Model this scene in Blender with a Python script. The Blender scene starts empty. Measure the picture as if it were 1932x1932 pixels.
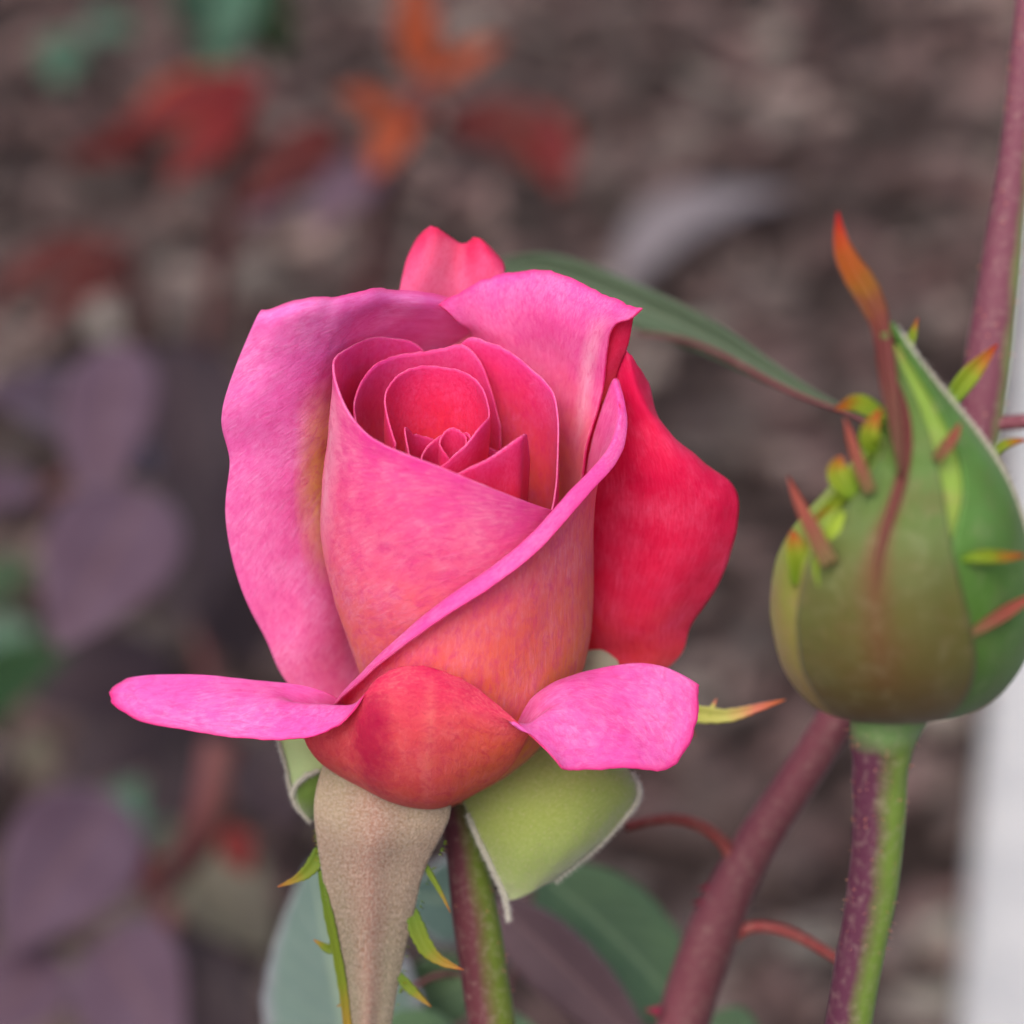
import bpy, math, random
import numpy as np
from mathutils import Vector, noise
rng = random.Random(7)
sc = bpy.context.scene
col = sc.collection

# ------------------------------------------------------------------ camera, light, exposure
PITCH = math.radians(35)          # the lens looks down on the flower
D0 = 0.35                         # metres from lens to the plane of the flower's base
S = 0.14 / 1932                   # metres per layout unit at that plane
CAM = Vector((0, 0, 0.80))
FWD = Vector((0, math.cos(PITCH), -math.sin(PITCH)))
RGT = Vector((1, 0, 0))
UPV = Vector((0, math.sin(PITCH), math.cos(PITCH)))
cd = bpy.data.cameras.new('camera')
cam = bpy.data.objects.new('camera', cd)
col.objects.link(cam)
cam.location = CAM
cam.rotation_euler = (math.pi / 2 - PITCH, 0, 0)
cd.sensor_width = 36
cd.lens = 36 * D0 / 0.14
cd.clip_start = 0.01
cd.clip_end = 200
cd.dof.use_dof = True
cd.dof.focus_distance = D0 - 400 * S
cd.dof.aperture_fstop = 11.3
cd.dof.aperture_blades = 0
sc.camera = cam

SUN_EL, SUN_AZ = math.radians(56), math.radians(204)
world = bpy.data.worlds.new('World')
sc.world = world
world.use_nodes = True
wn = world.node_tree
wn.nodes.clear()
sky = wn.nodes.new('ShaderNodeTexSky')
sky.sky_type = 'NISHITA'
sky.sun_disc = False
sky.sun_elevation = SUN_EL
sky.sun_rotation = SUN_AZ
sky.air_density = 1.0
sky.dust_density = 6.0
sky.ozone_density = 0.6
wbg = wn.nodes.new('ShaderNodeBackground')
wbg.inputs['Strength'].default_value = 0.15
wo = wn.nodes.new('ShaderNodeOutputWorld')
wn.links.new(sky.outputs[0], wbg.inputs['Color'])
wn.links.new(wbg.outputs[0], wo.inputs['Surface'])
sl = bpy.data.lights.new('sun', 'SUN')
sl.energy = 1.15
sl.angle = math.radians(35)
sl.color = (1.0, 0.97, 0.94)
sun = bpy.data.objects.new('sun', sl)
col.objects.link(sun)
sdir = Vector((math.sin(SUN_AZ) * math.cos(SUN_EL), math.cos(SUN_AZ) * math.cos(SUN_EL), math.sin(SUN_EL)))
sun.rotation_euler = sdir.to_track_quat('Z', 'Y').to_euler()
sun.location = sdir * 5

sc.view_settings.view_transform = 'Standard'
sc.view_settings.look = 'None'
sc.view_settings.exposure = 0.98
sc.view_settings.gamma = 1.0
sc.view_settings.use_curve_mapping = False
sc.render.engine = 'CYCLES'
sc.cycles.use_denoising = True
sc.cycles.use_adaptive_sampling = True
sc.cycles.adaptive_threshold = 0.02
sc.cycles.max_bounces = 10
sc.cycles.diffuse_bounces = 5
sc.cycles.transmission_bounces = 5
sc.cycles.sample_clamp_indirect = 6

# ------------------------------------------------------------------ layout helpers
ZOFF = 0
def W(x, y, z=0.0):
    """layout unit (x right, y down, z towards the lens) to a world point"""
    return Wd(x, y, D0 - (z + ZOFF) * S)

def Wd(x, y, d):
    k = d / D0 * S
    return CAM + FWD * d + RGT * ((x - 966) * k) + UPV * ((966 - y) * k)

def on_ground(x, y, h=0.0):
    dr = FWD * D0 + RGT * ((x - 966) * S) + UPV * ((966 - y) * S)
    t = (h - CAM.z) / dr.z
    return CAM + dr * t

AX, AY = 850, 1500                # foot of the flower's axis
def cyl(phi, h, r, cx=AX):
    """angle round the axis (0 = towards the lens), height along it, radius"""
    a = math.radians(phi)
    return (cx + r * math.sin(a), AY - .866 * h + .5 * r * math.cos(a), .5 * h + .866 * r * math.cos(a))

def spline(P, n):
    """natural cubic spline through the rows of P (k, m), sampled n times"""
    P = np.asarray(P, float)
    k = len(P)
    t = np.linspace(0, k - 1, n)
    if k == 2:
        return P[0] + (P[1] - P[0]) * t[:, None]
    A = np.zeros((k, k)); B = np.zeros_like(P)
    A[0, 0] = A[-1, -1] = 1
    for i in range(1, k - 1):
        A[i, i - 1] = A[i, i + 1] = 1; A[i, i] = 4
        B[i] = 6 * (P[i + 1] - 2 * P[i] + P[i - 1])
    M = np.linalg.solve(A, B)
    i = np.minimum(t.astype(int), k - 2)
    f = (t - i)[:, None]
    a, b, ma, mb = P[i], P[i + 1], M[i], M[i + 1]
    return ma * (1 - f) ** 3 / 6 + mb * f ** 3 / 6 + (a - ma / 6) * (1 - f) + (b - mb / 6) * f

def spline_c(P, n):
    """natural cubic spline with chord-length knots (no overshoot on uneven spacing)"""
    P = np.asarray(P, float); k = len(P)
    if k == 2: return spline(P, n)
    T = np.concatenate([[0], np.cumsum(np.maximum(np.linalg.norm(np.diff(P[:, :3], axis=0), axis=1), 1e-9))])
    h = np.diff(T); A = np.zeros((k, k)); B = np.zeros_like(P); A[0, 0] = A[-1, -1] = 1
    for i in range(1, k - 1):
        A[i, i - 1] = h[i - 1]; A[i, i] = 2 * (h[i - 1] + h[i]); A[i, i + 1] = h[i]
        B[i] = 6 * ((P[i + 1] - P[i]) / h[i] - (P[i] - P[i - 1]) / h[i - 1])
    M = np.linalg.solve(A, B)
    q = np.interp(np.linspace(0, k - 1, n), np.arange(k), T)
    i = np.clip(np.searchsorted(T, q, side='right') - 1, 0, k - 2)
    hh = h[i][:, None]; a = (T[i + 1] - q)[:, None]; b = (q - T[i])[:, None]
    return M[i] * a ** 3 / (6 * hh) + M[i + 1] * b ** 3 / (6 * hh) + (P[i] / hh - M[i] * hh / 6) * a + (P[i + 1] / hh - M[i + 1] * hh / 6) * b

def spline_grid(G, nr, nc):
    G = np.asarray(G, float)
    R, C, m = G.shape
    H = np.stack([spline(G[r], nc) for r in range(R)])
    return np.stack([spline(H[:, c], nr) for c in range(nc)], axis=1)

def lerp_table(tab, x):
    xs = [a for a, b in tab]; ys = [b for a, b in tab]
    return float(np.interp(x, xs, ys))

# ------------------------------------------------------------------ object helpers
def empty(name, loc, label, cat, group=None):
    o = bpy.data.objects.new(name, None)
    o.empty_display_size = 0.01
    o.location = loc
    col.objects.link(o)
    o['label'] = label; o['category'] = cat
    if group: o['group'] = group
    return o

def link(name, me, mats, parent=None, kind=None, label=None):
    o = bpy.data.objects.new(name, me)
    for m in mats: me.materials.append(m)
    col.objects.link(o)
    if parent:
        o.parent = parent
        base = Vector((0, 0, 0)); p = parent
        while p:
            base += p.location; p = p.parent
        o.location = -base        # meshes are built in world coordinates
    if kind: o['kind'] = kind
    if label: o['label'] = label
    return o

def mesh(verts, faces, uvs=None, smooth=True, name='mesh'):
    me = bpy.data.meshes.new(name)
    me.from_pydata([tuple(v) for v in verts], [], faces)
    if uvs is not None:
        ul = me.uv_layers.new(name='UVMap')
        li = np.zeros(len(me.loops), dtype=np.int32)
        me.loops.foreach_get('vertex_index', li)
        ul.data.foreach_set('uv', np.asarray(uvs, np.float32)[li].ravel())
    if smooth: me.polygons.foreach_set('use_smooth', [True] * len(me.polygons))
    me.update()
    return me

def grid_faces(nr, nc, off=0, wrap=False):
    F = []
    for r in range(nr - 1):
        for c in range(nc if wrap else nc - 1):
            d = (c + 1) % nc
            F.append((off + r * nc + c, off + r * nc + d, off + (r + 1) * nc + d, off + (r + 1) * nc + c))
    return F

def sheet(name, G, mats, parent, nr=44, nc=56, thick=4.5, wob=2.0, ripple=2.0, seed=0, wfreq=.011, label=None, ruffle=0.0, rfreq=9, flip=False):
    """a petal or sepal: spline surface through layout points G[row][column], given real thickness.
    rows run base to margin, columns left to right; face side = mats[0], back = mats[1], rim = mats[2]"""
    if flip: G = [list(r)[::-1] for r in G]
    P = spline_grid(G, nr, nc)
    du = np.gradient(P, axis=1); dv = np.gradient(P, axis=0)
    N = np.cross(du, dv); N /= np.linalg.norm(N, axis=2, keepdims=True) + 1e-9
    V, U = [], []
    for r in range(nr):
        v = r / (nr - 1)
        for c in range(nc):
            u = c / (nc - 1)
            p = P[r, c]
            q = Vector((p[0] * wfreq, p[1] * wfreq, p[2] * wfreq + seed * 3.7))
            a = wob * noise.noise(q) * min(1, v * 2)
            a += wob * .35 * noise.noise(q * 3.1) * min(1, v * 2)
            e = max(0, (v - .7) / .3) ** 2
            a += ruffle * e * math.sin(u * rfreq * 6.283 + seed + 2 * noise.noise(Vector((u * 4, seed, 0))))
            b = ripple * e * (noise.noise(Vector((u * 14, seed * 1.3, .5))) + .6 * noise.noise(Vector((u * 41, seed, 2.5))) + .45 * noise.noise(Vector((u * 97, seed, 5.5))))
            t = dv[r, c] / (np.linalg.norm(dv[r, c]) + 1e-9)
            p = p + N[r, c] * a + t * b
            V.append(W(*p)); U.append((u, v))
    me = mesh(V, grid_faces(nr, nc), U, name=name)
    # the layout is mirrored in y, so flip to keep the face side towards the lens
    o = link(name, me, mats, parent, label=label)
    n0 = me.polygons[(nr // 2) * (nc - 1) + nc // 2]
    m = o.modifiers.new('thickness', 'SOLIDIFY')
    m.thickness = thick * S
    m.offset = -1
    if len(mats) > 1:
        m.material_offset = 1
        m.material_offset_rim = min(2, len(mats) - 1)
    return o

def tube(name, pts, radii, mats, parent, n=20, seg=60, wob=.04, kind=None, label=None, cap=True, layout=True, seed=0):
    """tapered stem through points; pts are world Vectors"""
    PR = spline_c([tuple(p) + (r,) for p, r in zip(pts, radii)], seg)
    P, R = PR[:, :3], PR[:, 3]
    V, U = [], []
    ref = Vector((1, 0, 0))
    for i in range(seg):
        t = Vector(P[min(i + 1, seg - 1)] - P[max(i - 1, 0)]).normalized()
        a = (ref - t * ref.dot(t)).normalized()
        b = t.cross(a)
        for k in range(n):
            th = 2 * math.pi * k / n
            rr = R[i] * (1 + wob * noise.noise(Vector((math.cos(th) * 1.5, math.sin(th) * 1.5 + seed, i * .12))))
            V.append(Vector(P[i]) + a * (rr * math.cos(th)) + b * (rr * math.sin(th)))
            U.append((abs((k / n) * 2 - 1), i / (seg - 1)))
    F = grid_faces(seg, n, wrap=True)
    if cap:
        F.append(tuple(range(n - 1, -1, -1))); F.append(tuple(range((seg - 1) * n, seg * n)))
    return link(name, mesh(V, F, U, name=name), mats, parent, kind, label)

def blade(name, pts, widths, mats, parent, nrm=None, fold=.25, thick=3.0, nc=7, seg=26, label=None, teeth=0.0, z_is_layout=True, nteeth=11):
    """narrow leafy lobe along layout points, folded along its midrib"""
    P = spline_c([tuple(W(*p)) for p in pts] if z_is_layout else [tuple(p) for p in pts], seg)
    R = np.maximum(spline([(w,) for w in widths], seg)[:, 0], .4) * S
    nrm = nrm or -FWD
    V, U = [], []
    for i in range(seg):
        t = Vector(P[min(i + 1, seg - 1)] - P[max(i - 1, 0)]).normalized()
        s = t.cross(nrm).normalized(); n = s.cross(t).normalized()
        for c in range(nc):
            u = c / (nc - 1) * 2 - 1
            w = R[i]
            if abs(u) == 1 and teeth: w *= 1 + teeth * ((i * nteeth / seg) % 1.0 - .4)
            V.append(Vector(P[i]) + s * (u * w) + n * (abs(u) * w * fold))
            U.append(((u + 1) / 2, i / (seg - 1)))
    o = link(name, mesh(V, grid_faces(seg, nc), U, name=name), mats, parent, label=label)
    m = o.modifiers.new('thickness', 'SOLIDIFY'); m.thickness = thick * S; m.offset = 0
    return o

def spikes(name, items, mats, parent, sides=5):
    """many small tapered hairs or prickles in one mesh: (root, direction, length, radius)"""
    V, F, U = [], [], []
    for p, d, L, r in items:
        d = d.normalized()
        a = d.orthogonal().normalized(); b = d.cross(a); o = len(V)
        for k in range(sides):
            th = 2 * math.pi * k / sides
            V.append(p + (a * math.cos(th) + b * math.sin(th)) * r); U.append((k / sides, 0))
        V.append(p + d * L); U.append((.5, 1))
        for k in range(sides): F.append((o + k, o + (k + 1) % sides, o + sides))
    return link(name, mesh(V, F, U, name=name), mats, parent, kind='stuff')

def surface_samples(o):
    me = o.data
    off = o.location.copy(); p = o.parent
    while p: off += p.location; p = p.parent
    return me, off

# ------------------------------------------------------------------ materials
class NT:
    def __init__(self, name):
        self.m = bpy.data.materials.new(name); self.m.use_nodes = True
        self.t = self.m.node_tree; self.t.nodes.clear()
        self.out = self.t.nodes.new('ShaderNodeOutputMaterial')
    def n(self, typ, **kw):
        x = self.t.nodes.new('ShaderNode' + typ)
        for k, v in kw.items():
            if k in x.inputs.keys(): self.set(x, k, v)
            else: setattr(x, k, v)
        return x
    def set(self, x, k, v):
        if hasattr(v, 'is_output') or isinstance(v, bpy.types.NodeSocket): self.t.links.new(v, x.inputs[k])
        else: x.inputs[k].default_value = v
    def ramp(self, fac, stops):
        x = self.t.nodes.new('ShaderNodeValToRGB'); e = x.color_ramp.elements
        while len(e) < len(stops): e.new(.5)
        for el, (p, c) in zip(e, stops):
            el.position = p; el.color = tuple(c) + (1,) if len(c) == 3 else c
        self.t.links.new(fac, x.inputs[0]); return x.outputs[0]
    def mix(self, fac, a, b, mode='MIX'):
        x = self.t.nodes.new('ShaderNodeMix'); x.data_type = 'RGBA'; x.blend_type = mode
        for k, v in ((0, fac), (6, a), (7, b)):
            if isinstance(v, bpy.types.NodeSocket): self.t.links.new(v, x.inputs[k])
            else: x.inputs[k].default_value = v if k == 0 else (tuple(v) + (1,))
        return x.outputs[2]
    def math(self, op, a, b=None):
        x = self.t.nodes.new('ShaderNodeMath'); x.operation = op
        for k, v in ((0, a), (1, b)):
            if v is None: continue
            if isinstance(v, bpy.types.NodeSocket): self.t.links.new(v, x.inputs[k])
            else: x.inputs[k].default_value = v
        return x.outputs[0]
    def uv(self, sx=1, sy=1, rot=0):
        tc = self.t.nodes.new('ShaderNodeTexCoord')
        mp = self.t.nodes.new('ShaderNodeMapping')
        mp.inputs['Scale'].default_value = (sx, sy, 1)
        src = tc.outputs['UV']
        if rot:
            rt = self.t.nodes.new('ShaderNodeMapping'); rt.inputs['Rotation'].default_value = (0, 0, math.radians(rot))
            self.t.links.new(src, rt.inputs[0]); src = rt.outputs[0]
        self.t.links.new(src, mp.inputs[0]); return mp.outputs[0]
    def sep(self):
        tc = self.t.nodes.new('ShaderNodeTexCoord'); s = self.t.nodes.new('ShaderNodeSeparateXYZ')
        self.t.links.new(tc.outputs['UV'], s.inputs[0]); return s.outputs[0], s.outputs[1]
    def noise(self, vec, scale, detail=4, rough=.55, dist=0):
        x = self.t.nodes.new('ShaderNodeTexNoise')
        x.inputs['Scale'].default_value = scale; x.inputs['Detail'].default_value = detail
        x.inputs['Roughness'].default_value = rough; x.inputs['Distortion'].default_value = dist
        if vec: self.t.links.new(vec, x.inputs['Vector'])
        return x.outputs[0]
    def obj(self, scale=1.0):
        tc = self.t.nodes.new('ShaderNodeTexCoord'); return tc.outputs['Object']
    def bump(self, h, strength, dist):
        b = self.t.nodes.new('ShaderNodeBump'); b.inputs['Strength'].default_value = strength
        b.inputs['Distance'].default_value = dist; self.t.links.new(h, b.inputs['Height']); return b.outputs[0]
    def finish(self, color, rough=.5, spec=.3, sheen=0, sheen_tint=(1, 1, 1), sheen_rough=.4, transl=0, tcol=None, normal=None):
        p = self.t.nodes.new('ShaderNodeBsdfPrincipled')
        if isinstance(color, bpy.types.NodeSocket): self.t.links.new(color, p.inputs['Base Color'])
        else: p.inputs['Base Color'].default_value = tuple(color) + (1,)
        if isinstance(rough, bpy.types.NodeSocket): self.t.links.new(rough, p.inputs['Roughness'])
        else: p.inputs['Roughness'].default_value = rough
        p.inputs['Specular IOR Level'].default_value = spec
        p.inputs['Sheen Weight'].default_value = sheen
        p.inputs['Sheen Tint'].default_value = tuple(sheen_tint) + (1,)
        p.inputs['Sheen Roughness'].default_value = sheen_rough
        if normal: self.t.links.new(normal, p.inputs['Normal'])
        res = p.outputs[0]
        if transl:
            tr = self.t.nodes.new('ShaderNodeBsdfTranslucent')
            tcol = tcol if tcol is not None else color
            if isinstance(tcol, bpy.types.NodeSocket): self.t.links.new(tcol, tr.inputs[0])
            else: tr.inputs[0].default_value = tuple(tcol) + (1,)
            mx = self.t.nodes.new('ShaderNodeMixShader'); mx.inputs[0].default_value = transl
            self.t.links.new(res, mx.inputs[1]); self.t.links.new(tr.outputs[0], mx.inputs[2]); res = mx.outputs[0]
        self.t.links.new(res, self.out.inputs[0]); return self.m

def petal_mat(name, stops, light=(.88, .34, .64), dark=(.72, .04, .28), sheen=.12, transl=.54, blot=None, veins=1.0, edge=None, pocket=None, flush=None, pale=None, grain=(120, 26, 0)):
    m = NT(name)
    u, v = m.sep()
    n1 = m.noise(m.obj(), 150, 5, .6)
    vv = m.math('ADD', v, m.math('MULTIPLY', m.math('SUBTRACT', n1, .5), .30))
    c = m.ramp(vv, stops)
    if flush:      # warm side flush along u
        f = m.ramp(m.math('ADD', u, m.math('MULTIPLY', m.math('SUBTRACT', n1, .5), .2)), [(flush[0], (0, 0, 0)), (flush[1], (1, 1, 1))])
        f = m.math('MULTIPLY', f, m.ramp(v, [(0, (1, 1, 1)), (.45, (.8, .8, .8)), (.62, (0, 0, 0))]))
        c = m.mix(m.math('MULTIPLY', f, .8), c, flush[2])
    if pocket:     # yellow claw of the petal
        f = m.math('MULTIPLY', m.ramp(u, [(pocket[0], (0, 0, 0)), (pocket[1], (1, 1, 1))]), m.ramp(v, [(.30, (0, 0, 0)), (.42, (1, 1, 1)), (.56, (1, 1, 1)), (.70, (0, 0, 0))]))
        c = m.mix(f, c, (.94, .74, .26))
    if pale:       # whitish band along the fold; on A and D the fold's highlight, painted in
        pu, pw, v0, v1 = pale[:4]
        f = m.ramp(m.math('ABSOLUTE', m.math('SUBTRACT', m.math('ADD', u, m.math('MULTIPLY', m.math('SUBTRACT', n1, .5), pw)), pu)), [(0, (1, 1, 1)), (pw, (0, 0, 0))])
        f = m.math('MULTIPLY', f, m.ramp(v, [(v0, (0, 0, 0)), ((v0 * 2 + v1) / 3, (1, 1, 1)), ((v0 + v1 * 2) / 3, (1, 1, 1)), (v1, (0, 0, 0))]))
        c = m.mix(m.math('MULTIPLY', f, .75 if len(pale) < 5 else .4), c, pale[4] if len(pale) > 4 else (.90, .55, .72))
    # fine short streaks along the petal, pale bloom and deep mottling
    st = m.noise(m.uv(*grain), 1.0, 4, .65, .6)
    stf = m.ramp(st, [(.44, (0, 0, 0)), (.66, (1, 1, 1))])
    bl = m.ramp(m.noise(m.obj(), 130, 5, .65), [(.42, (0, 0, 0)), (.64, (1, 1, 1))])
    c = m.mix(m.math('MULTIPLY', m.math('MULTIPLY', stf, m.math('ADD', bl, .35)), .42 * veins), c, light)
    c = m.mix(m.math('MULTIPLY', bl, .26 * veins), c, light)
    mo = m.noise(m.uv(.25 * grain[0] + 16, .25 * grain[1] + 16, grain[2]), 1.0, 7, .74, .5)
    mof = m.ramp(mo, [(.47, (0, 0, 0)), (.64, (1, 1, 1))])
    c = m.mix(m.math('MULTIPLY', mof, .50 * veins), c, dark)
    if edge:
        ef = m.ramp(v, [(.955, (0, 0, 0)), (1.0, (1, 1, 1))])
        c = m.mix(m.math('MULTIPLY', ef, .8), c, edge)
    if blot:
        (bu, bv, su, sv, bc) = blot
        du = m.math('DIVIDE', m.math('SUBTRACT', u, bu), su); dvv = m.math('DIVIDE', m.math('SUBTRACT', v, bv), sv)
        dd = m.math('ADD', m.math('MULTIPLY', du, du), m.math('MULTIPLY', dvv, dvv))
        dd = m.math('ADD', dd, m.math('MULTIPLY', m.math('SUBTRACT', m.noise(m.obj(), 400, 5, .7), .5), 1.6))
        bf = m.ramp(dd, [(.1, (1, 1, 1)), (1.0, (0, 0, 0))])
        c = m.mix(m.math('MULTIPLY', bf, .75), c, bc)
    h = m.math('ADD', st, m.math('MULTIPLY', m.noise(m.obj(), 1900, 3, .6), .5))
    nb = m.bump(h, .40, .00030)
    return m.finish(c, .50, .25, sheen, (1.0, .82, .98), .35, transl, m.mix(.25, c, c, 'MULTIPLY'), nb)

YEL, ORG = (0.9, 0.52, 0.1), (0.854, 0.24, 0.0776)
M_in = petal_mat('petal_inner_pink', [(0, YEL), (.15, (0.854, 0.288, 0.213)), (.30, (0.815, 0.144, 0.33)), (.55, (0.776, 0.096, 0.388)), (1, (0.766, 0.096, 0.446))], edge=(0.757, 0.032, 0.252))
M_inC = petal_mat('petal_inner_lilac_pink', [(0, (.86, .20, .44)), (.2, (.84, .17, .48)), (.55, (.83, .16, .53)), (1, (.82, .18, .58))], light=(.92, .44, .80), dark=(.74, .06, .36), edge=(.78, .04, .26), pocket=(.36, .48), grain=(16, 150, -12))
M_out = petal_mat('petal_outer_coral', [(0, (.90, .50, .10)), (.2, (.88, .25, .06)), (.36, (.87, .18, .13)), (.58, (.85, .125, .25)), (.8, (.82, .09, .33)), (1, (.78, .055, .37))], light=(.90, .34, .46), sheen=.08)
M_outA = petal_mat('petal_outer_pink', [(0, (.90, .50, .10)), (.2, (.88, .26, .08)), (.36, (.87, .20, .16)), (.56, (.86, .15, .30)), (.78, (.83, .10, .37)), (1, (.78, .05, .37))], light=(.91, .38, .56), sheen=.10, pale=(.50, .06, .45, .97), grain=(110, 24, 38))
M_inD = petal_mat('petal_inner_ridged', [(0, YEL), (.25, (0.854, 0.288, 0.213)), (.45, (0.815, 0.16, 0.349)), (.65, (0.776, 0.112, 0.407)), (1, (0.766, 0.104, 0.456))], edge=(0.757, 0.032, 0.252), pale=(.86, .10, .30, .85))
M_gout = petal_mat('petal_outer_orange', [(0, (.70, .12, .055)), (.3, (.70, .10, .10)), (.55, (.69, .07, .125)), (.70, (.66, .03, .11)), (.84, (.58, .004, .085)), (1, (.56, .002, .085))], light=(.80, .20, .22), dark=(.58, .02, .10), sheen=.05, blot=(.425, .42, .045, .30, (.44, .002, .07)), flush=(.52, .62, (.74, .17, .04)), pale=(.51, .014, -.1, .85, (.80, .26, .22)))
M_gin = petal_mat('petal_inner_lilac', [(0, (0.834, 0.288, 0.242)), (.25, (0.795, 0.144, 0.388)), (.5, (0.776, 0.112, 0.466)), (1, (0.766, 0.112, 0.504))], light=(0.873, 0.336, 0.698), sheen=.18, edge=(0.776, 0.024, 0.233))
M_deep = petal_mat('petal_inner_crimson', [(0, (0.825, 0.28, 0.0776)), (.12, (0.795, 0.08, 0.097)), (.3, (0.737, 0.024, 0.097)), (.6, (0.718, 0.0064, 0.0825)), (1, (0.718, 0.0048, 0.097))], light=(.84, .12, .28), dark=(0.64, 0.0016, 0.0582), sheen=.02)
M_heart = petal_mat('petal_heart_rose', [(0, (0.854, 0.16, 0.0485)), (.5, (0.805, 0.04, 0.107)), (.85, (0.776, 0.028, 0.175)), (1, (0.776, 0.056, 0.291))], light=(0.815, 0.112, 0.33), dark=(0.737, 0.008, 0.107), sheen=.05)
M_ring = petal_mat('petal_ring_rose', [(0, (0.854, 0.2, 0.0582)), (.45, (0.825, 0.096, 0.116)), (.75, (0.786, 0.048, 0.213)), (1, (0.776, 0.064, 0.349))], light=(0.834, 0.176, 0.446), dark=(0.737, 0.016, 0.194), sheen=.05)
M_rim = petal_mat('petal_margin_pale', [(0, (0.815, 0.176, 0.427)), (1, (0.815, 0.176, 0.427))], sheen=.15)
M_rimh = petal_mat('petal_margin_heart', [(0, (0.795, 0.096, 0.291)), (1, (0.795, 0.096, 0.291))], sheen=.08)
M_rimd = petal_mat('petal_margin_deep', [(0, (0.757, 0.024, 0.213)), (1, (0.757, 0.024, 0.213))], sheen=.05)

def fuzz_mat(name, stops, tint, tint_amt=.5, sheen=.6, stripe=None):
    m = NT(name)
    u, v = m.sep()
    c = m.ramp(m.math('ADD', v, m.math('MULTIPLY', m.math('SUBTRACT', m.noise(m.obj(), 160, 3), .5), .3)), stops)
    if stripe:
        du = m.math('ABSOLUTE', m.math('SUBTRACT', m.math('ADD', u, m.math('MULTIPLY', m.math('SUBTRACT', m.noise(m.obj(), 90, 3), .5), .3)), stripe[0]))
        sf = m.ramp(du, [(.02, (1, 1, 1)), (stripe[1], (0, 0, 0))])
        c = m.mix(m.math('MULTIPLY', sf, .8), c, stripe[2])
    sp = m.ramp(m.noise(m.uv(46, 90), 1.0, 5, .7), [(.42, (0, 0, 0)), (.66, (1, 1, 1))])
    c = m.mix(m.math('MULTIPLY', sp, tint_amt), c, tint)
    nb = m.bump(m.noise(m.obj(), 2600, 4, .7), .6, .0004)
    return m.finish(c, .8, .15, sheen, (1, .98, .94), .3, .2, c, nb)

M_sep_pale = fuzz_mat('sepal_felt_beige', [(0, (.26, .22, .13)), (.3, (.20, .135, .095)), (.65, (.13, .115, .065)), (1, (.16, .125, .08))], (.36, .29, .25), .8, .2, (.55, .24, (.24, .115, .09)))
M_sep_green = fuzz_mat('sepal_felt_green', [(0, (0.246, 0.271, 0.082)), (.4, (0.197, 0.246, 0.0492)), (.75, (0.205, 0.271, 0.0738)), (1, (0.279, 0.344, 0.164))], (0.344, 0.377, 0.164), .45, .5)
M_sep_dark = fuzz_mat('sepal_outer_green', [(0, (0.0574, 0.0984, 0.0164)), (.5, (0.082, 0.139, 0.0246)), (1, (0.164, 0.23, 0.082))], (0.131, 0.18, 0.0492), .3, .3)
M_sep_edge = fuzz_mat('sepal_edge_white', [(0, (.26, .26, .18)), (1, (.32, .31, .24))], (.42, .40, .33), .4, .5)
M_sep_pgreen = fuzz_mat('sepal_light_green', [(0, (0.328, 0.426, 0.18)), (1, (0.344, 0.451, 0.213))], (0.451, 0.508, 0.328), .3, .5)

def lobe_mat(name, stops, transl=.25, sheen=.15):
    m = NT(name); u, v = m.sep()
    c = m.ramp(m.math('ADD', v, m.math('MULTIPLY', m.math('SUBTRACT', m.noise(m.obj(), 300, 3), .5), .25)), stops)
    return m.finish(c, .6, .12, sheen * .4, (1, 1, 1), .3, transl, c, m.bump(m.noise(m.obj(), 1500, 3), .3, .0002))
M_lobe = lobe_mat('lobe_green_orange', [(0, (0.064, 0.112, 0.012)), (.6, (0.104, 0.136, 0.012)), (.9, (0.224, 0.12, 0.02)), (1, (0.272, 0.08, 0.024))])
M_lobe2 = lobe_mat('lobe_green_red', [(0, (0.088, 0.16, 0.0096)), (.5, (0.144, 0.184, 0.012)), (.75, (0.224, 0.104, 0.012)), (1, (0.256, 0.024, 0.0096))], sheen=0)
M_lobe3 = lobe_mat('lobe_red', [(0, (0.112, 0.08, 0.032)), (.4, (0.16, 0.048, 0.032)), (1, (0.24, 0.048, 0.036))], sheen=0)
M_lobe4 = lobe_mat('lobe_lime', [(0, (.15, .22, .02)), (1, (.22, .30, .03))])
M_tip = lobe_mat('sepal_tip_red', [(0, (0.08, 0.04, 0.024)), (.4, (0.08, 0.0176, 0.0176)), (.56, (0.096, 0.024, 0.016)), (.68, (0.136, 0.052, 0.0064)), (.85, (0.208, 0.036, 0.0048)), (1, (0.256, 0.0064, 0.0064))], transl=.15, sheen=0)
M_tip2 = lobe_mat('sepal_tip_yellow', [(0, (0.336, 0.368, 0.064)), (.5, (0.416, 0.4, 0.112)), (.75, (0.48, 0.144, 0.096)), (1, (0.4, 0.096, 0.024))])

def stem_mat(name, left, right, top=None, split=.45, soft=.12, topv=.8):
    """left/right skin of a cane; u runs 0 (right) to 1 (left) round the stem"""
    m = NT(name); u, v = m.sep()
    n = m.noise(m.obj(), 120, 4)
    uu = m.math('ADD', u, m.math('MULTIPLY', m.math('SUBTRACT', n, .5), .3))
    f = m.ramp(uu, [(split - soft, (0, 0, 0)), (split + soft, (1, 1, 1))])
    c = m.mix(f, left, right)
    if top:
        vf = m.ramp(m.math('ADD', v, m.math('MULTIPLY', m.math('SUBTRACT', n, .5), .1)), [(topv, (0, 0, 0)), (min(1, topv + .08), (1, 1, 1))])
        c = m.mix(vf, c, top)
    sp = m.ramp(m.noise(m.obj(), 900, 5, .7), [(.5, (0, 0, 0)), (.75, (1, 1, 1))])
    c = m.mix(m.math('MULTIPLY', sp, .25), c, (.3, .24, .2))
    return m.finish(c, .62, .16, .05, (.9, .9, 1), .3, 0, None, m.bump(m.noise(m.obj(), 1500, 4), .35, .0003))
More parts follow.
